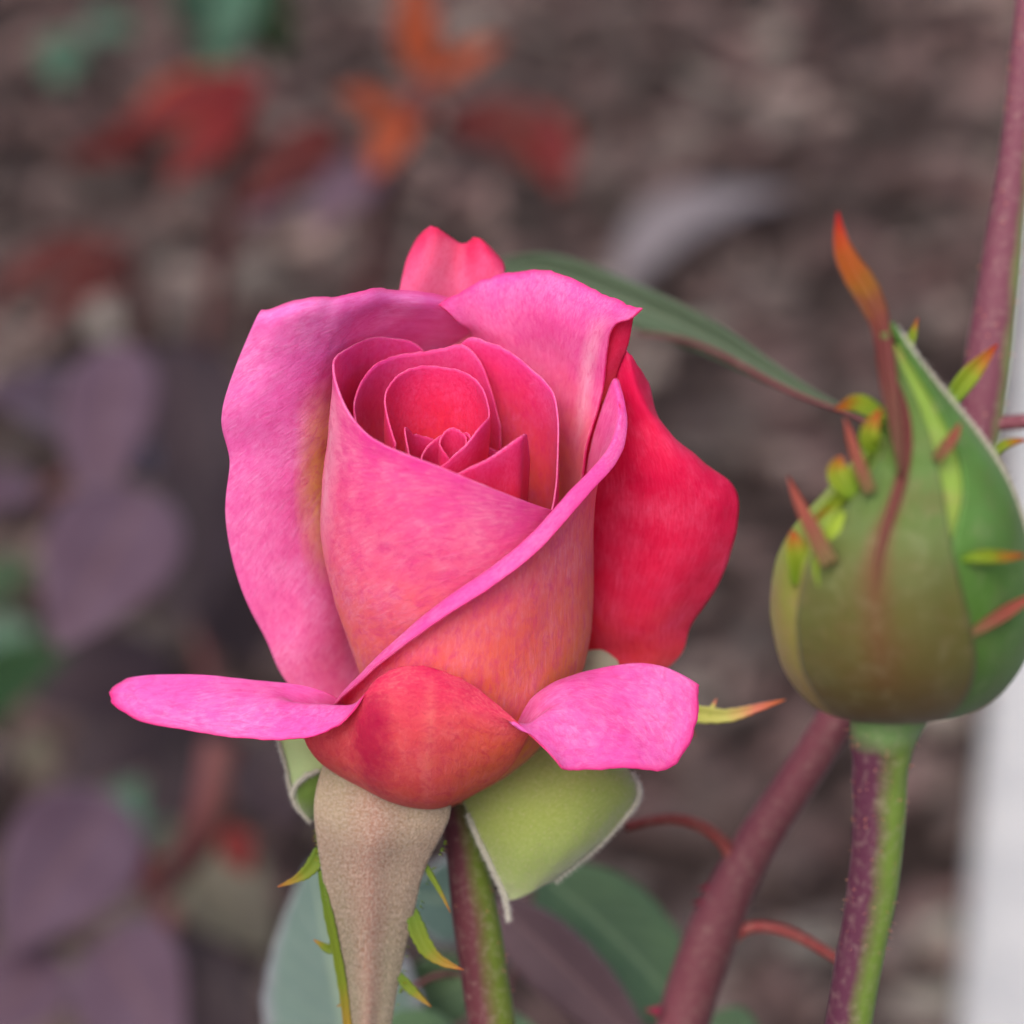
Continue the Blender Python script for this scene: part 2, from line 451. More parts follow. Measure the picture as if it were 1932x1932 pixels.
M_stem = stem_mat('stem_purple_green', (0.068, 0.0176, 0.024), (0.068, 0.096, 0.012), split=.55)
M_bstem = stem_mat('bud_stem_purple_green', (.055, .014, .030), (.085, .135, .022), top=(.10, .17, .06), split=.52, topv=.84)
M_cane = stem_mat('cane_maroon', (0.104, 0.028, 0.04), (0.056, 0.016, 0.02), split=.5, soft=.3)
M_cane2 = stem_mat('cane_purple_green', (0.096, 0.028, 0.044), (0.112, 0.144, 0.048), split=.72, soft=.12)
M_prick = lobe_mat('prickle_red', [(0, (0.28, 0.08, 0.048)), (1, (0.44, 0.24, 0.176))])
M_pricku = lobe_mat('prickle_maroon', [(0, (0.16, 0.016, 0.04)), (1, (0.24, 0.032, 0.056))])
mh = NT('hair_white'); M_hair = mh.finish((.75, .73, .66), .6, .3, .3, (1, 1, 1), .3, .4, (.75, .73, .66))

mh = NT('hair_buff'); M_hair2 = mh.finish((.42, .36, .29), .7, .2, .2, (1, 1, 1), .3, .4, (.42, .36, .29))

def leaf_mat(name, base, vein, dark, rough=.42, sheen=.2, margin=None, under=None, transl=.25):
    m = NT(name); u, v = m.sep()
    n = m.noise(m.obj(), 60, 5, .6)
    c = m.mix(m.ramp(n, [(.35, (0, 0, 0)), (.65, (1, 1, 1))]), base, dark)
    au = m.math('ABSOLUTE', m.math('SUBTRACT', u, .5))
    mid = m.ramp(au, [(.01, (1, 1, 1)), (.045, (0, 0, 0))])
    w = m.math('SINE', m.math('MULTIPLY', m.math('SUBTRACT', v, m.math('MULTIPLY', au, .55)), 56))
    sv = m.ramp(w, [(.86, (0, 0, 0)), (1, (1, 1, 1))])
    c = m.mix(m.math('MAXIMUM', mid, m.math('MULTIPLY', sv, .2)), c, vein)
    if margin:
        c = m.mix(m.math('MULTIPLY', m.ramp(au, [(.40, (0, 0, 0)), (.5, (1, 1, 1))]), .8), c, margin)
    return m.finish(c, rough, .2, sheen, (.9, .92, 1), .4, transl, c, m.bump(m.math('ADD', n, w), .15, .0006))
M_lpurple = leaf_mat('leaf_dusky_purple', (0.0777, 0.0474, 0.0703), (0.0888, 0.0503, 0.0629), (0.0607, 0.034, 0.0518), .55, .2)
M_lpurple2 = leaf_mat('leaf_dark_plum', (0.0244, 0.0144, 0.0199), (0.0305, 0.0167, 0.0199), (0.0155, 0.00833, 0.0122), .6, .1)
M_lolive = leaf_mat('leaf_olive', (0.0703, 0.0629, 0.0444), (0.0888, 0.074, 0.0518), (0.0518, 0.0444, 0.0333), .5, .2)
M_lred = leaf_mat('leaf_dark_red', (0.104, 0.00296, 0.00444), (0.133, 0.00888, 0.00592), (0.0518, 0.00148, 0.00444), .55, 0, margin=(0.192, 0.037, 0.00592))
M_lorange = leaf_mat('leaf_orange_red', (0.222, 0.037, 0.0133), (0.222, 0.074, 0.0148), (0.148, 0.0296, 0.0148), .55, 0)
M_lbrown = leaf_mat('leaf_russet', (0.0629, 0.00518, 0.00444), (0.0814, 0.0148, 0.00592), (0.0333, 0.00296, 0.0037), .6, 0)
M_lgreen = leaf_mat('leaf_grey_green', (0.0799, 0.14, 0.0666), (0.133, 0.2, 0.106), (0.0599, 0.11, 0.0566), .5, .3)
M_lblue = leaf_mat('leaf_bluish_green', (0.0733, 0.12, 0.104), (0.133, 0.186, 0.133), (0.0533, 0.0936, 0.0833), .5, .35, margin=(0.2, 0.186, 0.22))
M_lmauve = leaf_mat('leaf_mauve_underside', (0.0999, 0.0599, 0.0699), (0.133, 0.0799, 0.0866), (0.0799, 0.0466, 0.0566), .55, .25)
M_lweed = leaf_mat('leaf_sea_green', (0.04, 0.0936, 0.0633), (0.0666, 0.133, 0.0866), (0.0233, 0.0566, 0.0333), .5, .2)
M_ldeep = leaf_mat('leaf_deep_green', (0.00999, 0.0333, 0.00936), (0.02, 0.0533, 0.0133), (0.00666, 0.0213, 0.00666), .5, .1)
M_lash = leaf_mat('leaf_ash_grey', (0.115, 0.0999, 0.107), (0.126, 0.111, 0.118), (0.0962, 0.0814, 0.0888), .8, 0, transl=0)
M_lnarrow = leaf_mat('leaf_narrow_green', (0.0629, 0.0925, 0.0555), (0.111, 0.141, 0.0962), (0.0518, 0.0777, 0.0444), .5, .15)
M_twig = stem_mat('twig_maroon', (0.0814, 0.0222, 0.0259), (0.0555, 0.0185, 0.0185))
M_twig2 = stem_mat('twig_red', (0.148, 0.0259, 0.0259), (0.0962, 0.0163, 0.0148))

# ------------------------------------------------------------------ setting: mulch bed and pale path
m = NT('mulch_soil')
n1 = m.noise(m.obj(), 55, 8, .7)
c = m.ramp(n1, [(.3, (0.012, 0.00819, 0.00763)), (.55, (0.03, 0.0207, 0.0197)), (.75, (0.0546, 0.0404, 0.0382))])
M_soil = m.finish(c, .95, .1, 0, (1, 1, 1), .5, 0, None, m.bump(n1, .8, .01))
m = NT('bark_chip')
at = m.n('Attribute'); at.attribute_name = 'tone'
c = m.ramp(at.outputs['Fac'], [(0, (0.0155, 0.0105, 0.00981)), (.35, (0.0436, 0.0295, 0.0281)), (.65, (0.0772, 0.0547, 0.0519)), (.88, (0.126, 0.0981, 0.0909)), (1, (0.196, 0.165, 0.148))])
c = m.mix(.35, c, m.ramp(m.noise(m.obj(), 300, 5), [(.3, (0.0351, 0.0246, 0.0231)), (.7, (0.126, 0.0909, 0.0878))]))
c = m.mix(1.0, c, m.ramp(m.noise(m.obj(), 21, 3, .5), [(.36, (.86, 1.0, .97)), (.64, (1.16, .97, .98))]), 'MULTIPLY')
M_chip = m.finish(c, .9, .15)
m = NT('pale_concrete')
n1 = m.noise(m.obj(), 40, 6, .65)
c = m.ramp(n1, [(.3, (.235, .238, .245)), (.7, (.31, .308, .308))])
M_conc = m.finish(c, .85, .2, 0, (1, 1, 1), .5, 0, None, m.bump(m.noise(m.obj(), 220, 5), .4, .003))

gv, gf = [], []
NX, NY = 90, 90
for j in range(NY):
    for i in range(NX):
        x = (i / (NX - 1) - .5) * 3.0; y = -.6 + j / (NY - 1) * 4.2
        gv.append((x, y, .012 * noise.noise(Vector((x * 6, y * 6, 0))) - .008))
gf = grid_faces(NY, NX)
o = len(gv)
big = 40
edge = [(-1.5, -.6), (1.5, -.6), (1.5, 3.6), (-1.5, 3.6)]
for (x, y), (X, Y) in zip(edge, [(-big, -big), (big, -big), (big, big), (-big, big)]):
    gv.append((x, y, -.006)); gv.append((X, Y, -.006))
for k in range(4):
    a, b = o + 2 * k, o + 2 * ((k + 1) % 4)
    gf.append((a, a + 1, b + 1, b))
g = link('ground', mesh(gv, gf), [M_soil]); g['kind'] = 'structure'; g['label'] = 'dark brown soil of the mulched flower bed'

V, F, T = [], [], []
for k in range(9000):
    x = rng.uniform(-.75, .9); y = .25 + 2.6 * rng.random() ** .9
    L = rng.uniform(.014, .045) * (1.5 if rng.random() < .12 else 1); w = L * rng.uniform(.25, .55); t = rng.uniform(.002, .006)
    a = rng.gauss(0.25, .8); tx, ty = rng.gauss(0, .22), rng.gauss(0, .22)
    ca, sa = math.cos(a), math.sin(a); o = len(V); z0 = rng.uniform(.000, .012) + .008 * noise.noise(Vector((x * 6, y * 6, 0)))
    tone = min(1, max(0, rng.gauss(.38, .24) + .5 * noise.noise(Vector((x * 8, y * 8, 3))) + .75 * noise.noise(Vector((x * 24, y * 20, 7)))))
    for (u, v, q) in ((-1, -.6, 0), (.8, -1, 0), (1, .7, 0), (-.7, 1, 0), (-.8, -.5, 1), (.7, -.8, 1), (.9, .6, 1), (-.6, .8, 1)):
        px, py = u * L / 2, v * w / 2
        V.append((x + px * ca - py * sa, y + px * sa + py * ca, z0 + q * t + px * tx + py * ty)); T.append(tone)
    for f in ((4, 5, 6, 7), (0, 1, 5, 4), (1, 2, 6, 5), (2, 3, 7, 6), (3, 0, 4, 7), (3, 2, 1, 0)): F.append(tuple(o + q for q in f))
me = mesh(V, F, None, smooth=False)
at = me.attributes.new('tone', 'FLOAT', 'POINT'); at.data.foreach_set('value', T)
mul = link('bark_mulch', me, [M_chip], None, 'stuff', 'scattered brown bark chips covering the flower bed'); mul['category'] = 'mulch'

# the path's edge runs away from the lens along the bed
e0, e1 = on_ground(1786, 2150), on_ground(1922, 560)
dr = (e1 - e0); dr.z = 0; dr.normalize(); sd = Vector((dr.y, -dr.x, 0))
a0, a1 = e0 - dr * .6, e0 + dr * 9
V = []; prof = [(0, -.03), (0, .030), (.004, .036), (.012, .038), (1.6, .038), (1.6, -.03)]
nseg = 60
for i in range(nseg):
    p = a0.lerp(a1, i / (nseg - 1))
    for (s, z) in prof:
        q = p + sd * (s + (.003 * noise.noise(Vector((i * .9, s, 1))) if s < .1 else 0)); V.append((q.x, q.y, z))
F = grid_faces(nseg, len(prof))
pth = link('path', mesh(V, F), [M_conc]); pth['kind'] = 'structure'; pth['label'] = 'pale concrete path edging the flower bed'

# ------------------------------------------------------------------ the open rose
foot = W(905, 1932, -20); foot.z = 0; foot.y += .02
rose = empty('rose', foot, 'open pink rose with coral petals on a purple and green stem', 'rose')

def table(tab): return lambda h: lerp_table(tab, h)
profA = table([(0, 60), (130, 125), (260, 168), (350, 196), (460, 226), (566, 243), (700, 237), (800, 224), (900, 214), (960, 216)])
profB = table([(0, 60), (130, 170), (260, 240), (350, 258), (450, 262), (600, 253), (700, 250), (900, 262)])

def wrap(phis, Hs, prof, ts, add=0, rims=None, cx=AX, roll=None, power=4, fade=None):
    G = []
    for t in ts:
        row = []
        for k, (p, H) in enumerate(zip(phis, Hs)):
            r = prof(t * H) + add
            if rims: r += (rims[k] - prof(H) - add) * t ** power
            row.append(cyl(p, t * H, r, cx))
        G.append(row)
    if roll:
        for dh, drr in roll:
            G.append([cyl(p, H + dh * (fade[k] if fade else 1), (rims[k] if rims else prof(H) + add) + drr * (fade[k] if fade else 1), cx) for k, (p, H) in enumerate(zip(phis, Hs))])
    return G

TS = [.04, .16, .3, .45, .6, .75, .88, .96, 1.0]
# innermost scroll outwards
def spiral(name, cx, phis, Hs, rs, seed, mats, low=.45, nc=70, base_r=.7):
    G = []
    for t in (low, low + (1 - low) * .35, low + (1 - low) * .65, low + (1 - low) * .88, 1):
        G.append([cyl(p, H * t, r * (base_r + (1 - base_r) * min(1, (t - low) / (1 - low) * 1.3)), cx) for p, H, r in zip(phis, Hs, rs)])
    return sheet(name, G, mats, rose, nr=24, nc=nc, thick=2.8, wob=2.6, ripple=3.5, seed=seed)
HM = [M_heart, M_heart, M_rimh]
spiral('petal', 850, [-10, -60, -110, -170, -220, -270, -320, -370, -410], [742, 758, 768, 784, 782, 772, 760, 742, 730], [14, 17, 20, 23, 26, 28, 30, 33, 36], 1, HM)
spiral('petal', 828, [-20, -50, -80, -100, -130, -170, -210], [690, 735, 786, 796, 765, 742, 730], [62, 62, 62, 62, 60, 58, 56], 2, HM)
spiral('petal', 840, [20, -20, -60, -120, -180, -240, -290], [745, 735, 720, 735, 760, 775, 760], [52, 50, 48, 46, 46, 48, 50], 3, HM)
spiral('petal', 823, [-55, -90, -118, -145, -175, -205, -230, -250, -270, -300, -330, -355, -385], [795, 846, 868, 879, 878, 877, 868, 851, 828, 836, 812, 778, 725], [92, 96, 97, 97, 97, 97, 97, 97, 98, 99, 102, 104, 106], 4, HM, low=.6)
# the small peaked one on the right
G = []
for t in (.5, .7, .84, .94, 1):
    G.append([cyl(p, H * t, r * (.8 + .2 * t)) for p, H, r in zip([-15, 8, 27, 42, 52, 62, 74, 90], [740, 786, 806, 828, 842, 826, 806, 730], [140, 145, 150, 160, 172, 158, 150, 150])])
sheet('petal', G, [M_heart, M_heart, M_rimh], rose, nr=24, nc=40, thick=4, wob=1, ripple=1, seed=5)
# filler ring hidden low in the heart
G = [[cyl(p, 700 * t, 125 * (.7 + .3 * t)) for p in range(-190, 191, 38)] for t in (.3, .6, .85, 1)]
sheet('petal', G, [M_heart, M_heart, M_rimh], rose, nr=14, nc=50, thick=4, wob=2, seed=6)
# second ring: back left and back right
spiral('petal', AX, [-35, -60, -90, -118, -140, -158, -174, -188, -202, -220], [780, 818, 846, 866, 871, 866, 870, 878, 845, 740], [180, 181, 180, 179, 181, 180, 178, 174, 162, 145], 7, [M_ring, M_ring, M_rimh], low=.4, base_r=.85)
spiral('petal', AX, [190, 179, 170, 158, 145, 122, 103, 90, 76, 60, 45], [770, 842, 880, 876, 866, 843, 826, 768, 672, 610, 560], [196, 199, 200, 199, 201, 202, 202, 202, 200, 196, 190], 8, [M_ring, M_ring, M_rim], low=.4, base_r=.88)

# A: front left wrap, its slanting rim crossing the cup
pA = [-186, -167, -153, -135, -112, -92, -68, -42, -12, 20, 50, 80]
HA = [730, 846, 884, 908, 922, 930, 899, 866, 848, 790, 712, 640]
GA = wrap(pA, HA, profA, TS, 0, [208, 213, 216, 217, 219, 224, 219, 216, 219, 224, 236, 240])
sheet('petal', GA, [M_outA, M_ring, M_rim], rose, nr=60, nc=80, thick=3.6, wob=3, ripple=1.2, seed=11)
# B: front right wrap with the rolled diagonal edge
pB = [-62, -40, -15, 10, 35, 60, 80, 96, 107]
HB = [262, 372, 513, 613, 686, 745, 780, 816, 848]
RB = [236, 250, 254, 254, 258, 266, 300, 318, 322]
GB = wrap(pB, HB, profB, [.05, .2, .38, .56, .74, .88, .965], 6, RB, power=5, fade=[.7, .9, 1, 1, .9, .75, .6, .35, .15], roll=[(0, 7), (2, 17), (-5, 28), (-15, 37)])
sheet('petal', GB, [M_out, M_in, M_rim], rose, nr=70, nc=80, thick=4.5, wob=2, ripple=1.5, seed=12)

# C: broad left petal, inner face to the light
C = [
 [(700, 1420, 60), (730, 1425, 40), (770, 1425, 10), (810, 1420, -20), (840, 1415, -40)],
 [(553, 1302, 125), (610, 1312, 108), (672, 1300, 50), (740, 1270, -40), (810, 1250, -80)],
 [(505, 1215, 165), (570, 1212, 162), (645, 1190, 105), (725, 1150, -10), (810, 1125, -65)],
 [(455, 1110, 222), (535, 1095, 222), (620, 1065, 175), (705, 1020, 35), (800, 990, -25)],
 [(425, 965, 300), (510, 945, 312), (603, 915, 262), (690, 870, 108), (795, 840, 50)],
 [(433, 868, 352), (515, 845, 372), (607, 815, 326), (690, 765, 165), (795, 735, 110)],
 [(417, 792, 400), (508, 765, 424), (612, 735, 372), (695, 690, 212), (900, 690, 60)],
 [(448, 682, 458), (535, 668, 476), (630, 645, 418), (712, 622, 290), (915, 640, 95)],
 [(480, 607, 505), (560, 594, 512), (650, 582, 446), (745, 574, 345), (935, 605, 130)],
 [(493, 582, 500), (585, 565, 484), (668, 552, 425), (760, 546, 330), (950, 585, 110)]]
sheet('petal', C, [M_inC, M_out, M_rimd], rose, nr=70, nc=50, thick=4.0, wob=6, ripple=3.5, seed=13, ruffle=3, rfreq=3)
# D: back right petal with the turned corner
Dg = []
for h, rr in ((260, [225, 230, 235, 238, 240]), (460, [248, 250, 252, 254, 256]), (620, [254, 256, 258, 258, 258]), (740, [258, 260, 262, 264, 276]), (840, [264, 266, 270, 278, 302])):
    Dg.append([cyl(p, h, r) for p, r in zip([171, 156, 139, 122, 108], rr)])
Dg.append([(870, 612, 240), (936, 598, 226), (1018, 602, 285), (1096, 630, 345), (1151, 628, 400)])
Dg.append([(850, 592, 262), (930, 552, 238), (1024, 548, 300), (1112, 578, 368), (1182, 603, 436)])
Dg.append([(828, 573, 275), (936, 520, 232), (1036, 511, 290), (1128, 548, 362), (1209, 583, 452)])
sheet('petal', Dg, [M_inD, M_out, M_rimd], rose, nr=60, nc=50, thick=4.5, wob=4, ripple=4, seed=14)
# the shaded fold tucked under D's corner
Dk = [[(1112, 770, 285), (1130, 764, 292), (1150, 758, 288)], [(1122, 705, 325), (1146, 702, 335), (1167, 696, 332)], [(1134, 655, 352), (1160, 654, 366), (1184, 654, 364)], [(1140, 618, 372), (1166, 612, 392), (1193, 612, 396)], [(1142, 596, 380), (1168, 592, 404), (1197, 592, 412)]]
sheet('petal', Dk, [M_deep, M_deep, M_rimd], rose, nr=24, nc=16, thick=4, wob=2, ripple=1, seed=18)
# E: small double-lobed petal peeping over the back
E = [
 [(740, 680, 150), (785, 680, 140), (850, 680, 120), (905, 675, 130), (960, 660, 130)],
 [(746, 600, 165), (795, 600, 158), (858, 598, 132), (905, 592, 148), (955, 580, 150)],
 [(754, 545, 172), (800, 545, 178), (862, 545, 142), (905, 540, 165), (950, 535, 168)],
 [(764, 495, 170), (812, 490, 188), (868, 497, 146), (908, 490, 178), (953, 508, 160)],
 [(780, 458, 158), (820, 452, 182), (870, 464, 144), (908, 463, 172), (950, 494, 148)],
 [(793, 442, 142), (826, 430, 168), (870, 460, 132), (900, 448, 160), (943, 484, 138)]]
sheet('petal', E, [petal_mat('petal_back_rose', [(0, (.84, .25, .40)), (.42, (.80, .15, .36)), (.6, (.78, .07, .22)), (.76, (.72, .012, .11)), (1, (.66, .003, .06))], light=(.82, .16, .36), dark=(.70, .01, .12), veins=.8, sheen=.04, pale=(.36, .26, .30, .97, (.86, .36, .52))), M_deep, M_deep], rose, nr=40, nc=40, thick=4.5, wob=3, ripple=4, seed=15)
# F: crimson right petal
zp = lambda y: .577 * (1500 - y)
Fx = [
 ([(930, 1420), (960, 1415), (990, 1410), (1020, 1405), (1050, 1400)], [-60, -50, -40, -40, -50]),
 ([(1050, 1275), (1110, 1275), (1165, 1272), (1220, 1268), (1264, 1258)], [-150, -100, -70, -60, -80]),
 ([(1060, 1190), (1115, 1190), (1180, 1186), (1240, 1188), (1301, 1188)], [-160, -90, -50, -45, -85]),
 ([(1060, 1090), (1120, 1085), (1200, 1080), (1285, 1080), (1361, 1092)], [-165, -95, -45, -30, -75]),
 ([(1060, 990), (1120, 985), (1210, 980), (1310, 980), (1391, 985)], [-170, -100, -50, -35, -85]),
 ([(1060, 890), (1120, 880), (1205, 880), (1295, 893), (1386, 914)], [-180, -125, -70, -55, -110]),
 ([(1060, 805), (1120, 790), (1185, 795), (1250, 820), (1318, 866)], [-190, -145, -110, -85, -125]),
 ([(1070, 735), (1120, 722), (1168, 722), (1208, 745), (1250, 800)], [-195, -165, -135, -110, -150]),
 ([(1095, 690), (1130, 676), (1160, 667), (1190, 668), (1224, 722)], [-200, -180, -150, -130, -170])]
Fg = [[(x, y, zp(y) + dz) for (x, y), dz in zip(P, Z)] for P, Z in Fx]
sheet('petal', Fg, [M_deep, M_out, M_rimd], rose, nr=64, nc=50, thick=4.5, wob=6, ripple=4, seed=16)
# G: wide front petal reflexed into two wings
gc = [  # r1, r2, r3, r4, margin
 [(680, 1420, 140), (640, 1320, 275), (505, 1288, 300), (345, 1273, 290), (236, 1283, 262)],
 [(668, 1430, 155), (618, 1335, 280), (490, 1297, 312), (320, 1297, 300), (207, 1314, 275)],
 [(652, 1440, 175), (596, 1352, 290), (500, 1310, 330), (350, 1330, 325), (262, 1357, 305)],
 [(642, 1450, 200), (576, 1372, 300), (538, 1325, 350), (452, 1355, 362), (400, 1385, 355)],
 [(636, 1460, 225), (574, 1393, 320), (584, 1332, 372), (548, 1366, 400), (520, 1396, 405)],
 [(650, 1468, 255), (606, 1402, 345), (626, 1334, 392), (612, 1362, 424), (602, 1386, 434)],
 [(680, 1480, 295), (655, 1405, 385), (668, 1335, 428), (666, 1338, 446), (662, 1348, 456)],
 [(720, 1492, 335), (708, 1402, 432), (708, 1322, 472), (711, 1295, 477), (716, 1275, 472)],
 [(795, 1502, 355), (796, 1402, 458), (800, 1322, 488), (800, 1280, 490), (800, 1256, 482)],
 [(855, 1500, 340), (870, 1405, 448), (876, 1337, 482), (879, 1306, 486), (882, 1287, 480)],
 [(895, 1490, 318), (922, 1422, 425), (938, 1366, 466), (943, 1350, 474), (950, 1338, 472)],
 [(930, 1476, 300), (968, 1418, 405), (995, 1368, 445), (1022, 1398, 466), (1042, 1430, 472)],
 [(945, 1466, 285), (990, 1400, 395), (1025, 1352, 430), (1066, 1402, 448), (1084, 1457, 452)],
 [(952, 1456, 268), (1002, 1380, 385), (1065, 1330, 410), (1150, 1386, 420), (1195, 1451, 425)],
 [(948, 1448, 252), (1004, 1355, 375), (1092, 1305, 385), (1212, 1368, 390), (1275, 1441, 392)],
 [(940, 1440, 238), (1004, 1336, 362), (1106, 1284, 362), (1236, 1320, 368), (1310, 1368, 368)],
 [(930, 1432, 225), (1000, 1324, 348), (1116, 1266, 335), (1232, 1254, 340), (1316, 1292, 345)]]
nG = len(gc)
base = [(800 + 70 * math.sin(math.radians(-95 + 190 * k / (nG - 1))), 1508 + 22 * math.cos(math.radians(-95 + 190 * k / (nG - 1))), 110 + 90 * math.cos(math.radians(-95 + 190 * k / (nG - 1)))) for k in range(nG)]
Gg = [base] + [[gc[k][r] for k in range(nG)] for r in range(5)]
sheet('petal', Gg, [M_gout, M_gin, M_rimd], rose, nr=64, nc=220, thick=3.6, wob=3.5, ripple=5, seed=17)

# stem and hip of the rose
sp = [W(862, 1490, 60), W(872, 1560, 40), W(890, 1680, 20), W(912, 1830, 0), W(930, 1945, -10), W(955, 2150, -40), foot.copy() + Vector((0, 0, .15)), foot - Vector((0, 0, .02))]
stem = tube('stem', sp[::-1], [r * S for r in (52, 52, 50, 46, 45, 42, 38, 46)], [M_stem], rose, seg=120)
it = []
for k in range(40):
    t = rng.random(); a = W(872, 1560, 40).lerp(W(940, 1960, -10), t)
    dv = Vector((rng.choice([-1, 1]) * rng.uniform(.6, 1), rng.gauss(0, .5), rng.gauss(0, .3))).normalized()
    it.append((a + dv * 40 * S, dv, rng.uniform(4, 9) * S, 1.3 * S))
spikes('prickles', it, [M_prick], stem)

def add_fuzz(o, parent, n, length, rad, edge_only=False, seed=1, spread=.6, mat=None):
    """short hairs standing on a sheet, thicker along its margins"""
    me = o.data; r = random.Random(seed); it = []
    off = Vector((0, 0, 0)); p = o
    while p: off += p.location; p = p.parent
    uvl = me.uv_layers[0].data
    polys = me.polygons
    for _ in range(n * 20):
        if len(it) >= n: break
        f = polys[r.randrange(len(polys))]
        u, v = uvl[f.loop_indices[0]].uv
        e = min(u, 1 - u)
        if edge_only and e > .04 and v < .96: continue
        nn = Vector(f.normal)
        side = Vector((r.gauss(0, 1), r.gauss(0, 1), r.gauss(0, 1))) * spread
        c = Vector(f.center) + off
        vs = [Vector(me.vertices[i].co) for i in f.vertices]
        c = vs[0].lerp(vs[1], r.random()).lerp(vs[3].lerp(vs[2], r.random()), r.random()) + off
        d = nn * (.8 if not edge_only else r.choice([-.3, .5])) + side
        if edge_only:
            t = (vs[1] - vs[0]).normalized()
            d += t * (1.3 if u > .5 else -1.3)
        it.append((c, d, length * S * r.uniform(.5, 1.3), rad * S))
    return spikes('hairs', it, [mat or M_hair], parent, sides=3)

# hanging felted sepal on the left
SL = []
for y, xl, xr, z, bow in ((1440, 610, 830, 215, 10), (1500, 594, 850, 235, 22), (1560, 594, 842, 235, 30), (1630, 604, 806, 215, 30), (1700, 616, 786, 195, 26), (1780, 632, 768, 170, 22), (1860, 645, 752, 150, 18), (1940, 655, 738, 135, 15), (2050, 668, 724, 115, 10), (2160, 690, 702, 95, 4)):
    SL.append([(xl + (xr - xl) * u, y + (18 * (1 - (2 * u - 1) ** 2) if y < 1600 else 0), z + bow * (1 - (2 * u - 1) ** 2) + (12 if .35 < u < .6 else 0)) for u in (0, .18, .42, .65, .85, 1)])
SL = SL[::-1]
sepL = sheet('sepal', [r for r in SL[::-1]], [M_sep_pale, M_sep_dark, M_lobe], rose, nr=70, nc=30, thick=7, wob=2.5, ripple=0, seed=21, flip=True, label='felted beige sepal hanging beside the stem')
add_fuzz(sepL, sepL, 9000, 6, .32, seed=3, mat=M_hair2)
for pts, w in (
    ([(604, 1600, 205), (592, 1630, 208), (565, 1655, 215), (524, 1673, 225)], [9, 13, 8, .6]),
    ([(640, 1775, 165), (622, 1790, 165), (606, 1782, 168), (592, 1773, 170)], [12, 9, 5, .5]),
    ([(662, 1865, 142), (655, 1885, 142), (648, 1893, 145), (636, 1899, 148)], [8, 7, 4, .5]),
    ([(798, 1625, 205), (815, 1655, 205), (832, 1685, 208), (850, 1722, 210)], [5, 5, 3.5, .5]),
    ([(776, 1715, 185), (788, 1755, 188), (815, 1800, 195), (875, 1830, 205)], [10, 15, 12, .6]),
    ([(752, 1838, 152), (765, 1855, 155), (785, 1875, 158), (814, 1900, 162)], [6, 9, 7, .6]),
    ([(603, 1640, 206), (619, 1720, 193), (636, 1800, 172), (652, 1900, 148), (664, 2040, 122)], [4, 8, 8, 8, 6])):
    blade('lobe', pts, w, [M_lobe], sepL, fold=.3, teeth=.25)
it = []
for (x0, y0, z0), (x1, y1, z1), sx, n in (((596, 1540, 225), (604, 1625, 210), -1, 14), ((842, 1580, 222), (798, 1680, 200), 1, 14), ((798, 1690, 200), (772, 1780, 178), 1, 12), ((618, 1700, 190), (652, 1860, 150), -1, 16), ((770, 1780, 175), (748, 1900, 148), 1, 12)):
    for k in range(n):
        p = W(x0, y0, z0).lerp(W(x1, y1, z1), rng.random())
        it.append((p, Vector((sx, rng.gauss(0, .3), rng.gauss(-.2, .5))), rng.uniform(6, 13) * S, 1.2 * S))
spikes('bristles', it, [M_lobe2], sepL, sides=4)
# broad green sepal on the right, curled
SR = [
 [(862, 1500, 120), (900, 1450, 130), (980, 1410, 130), (1080, 1400, 120), (1150, 1420, 90), (1175, 1440, 60)],
 [(880, 1530, 125), (935, 1500, 160), (1015, 1470, 172), (1105, 1452, 165), (1170, 1455, 128), (1196, 1466, 86)],
 [(897, 1578, 122), (950, 1560, 165), (1025, 1530, 188), (1110, 1500, 182), (1178, 1492, 140), (1203, 1498, 98)],
 [(918, 1620, 112), (962, 1610, 152), (1025, 1590, 178), (1100, 1560, 175), (1155, 1540, 142), (1180, 1540, 104)],
 [(938, 1660, 100), (970, 1655, 130), (1020, 1640, 150), (1075, 1615, 150), (1115, 1598, 125), (1130, 1595, 95)],
 [(955, 1700, 80), (972, 1698, 98), (998, 1688, 110), (1020, 1676, 110), (1040, 1666, 98), (1050, 1660, 80)]]
sepR = sheet('sepal', SR, [M_sep_green, M_sep_dark, M_sep_edge], rose, nr=44, nc=44, thick=8, wob=3, ripple=0, seed=22, flip=True, label='broad green felted sepal curling outwards')
add_fuzz(sepR, sepR, 3000, 5, .3, seed=5, mat=M_hair2)
# fuzzy rims of the right sepal: the long left edge and the outer curl
for pts, w in (([(884, 1538, 128), (905, 1590, 128), (930, 1640, 112), (952, 1690, 92), (960, 1735, 75)], [2.5, 3.2, 3.5, 3.5, 1]), ([(1192, 1462, 92), (1206, 1496, 102), (1180, 1542, 106), (1128, 1598, 98), (1050, 1662, 84)], [2.5, 3, 2.6, 2, 1.2])):
    e = tube('felted_edge', [W(*p) for p in pts], [a * S for a in w], [M_sep_edge], sepR, n=10, seg=40)
    it = []
    for v in e.data.vertices:
        for q in range(6):
            d = Vector((rng.gauss(0, 1), rng.gauss(0, 1), rng.gauss(0, 1)))
            it.append((v.co.copy(), d, rng.uniform(6, 15) * S, .34 * S))
    spikes('hairs', it, [M_hair], sepR, sides=3)
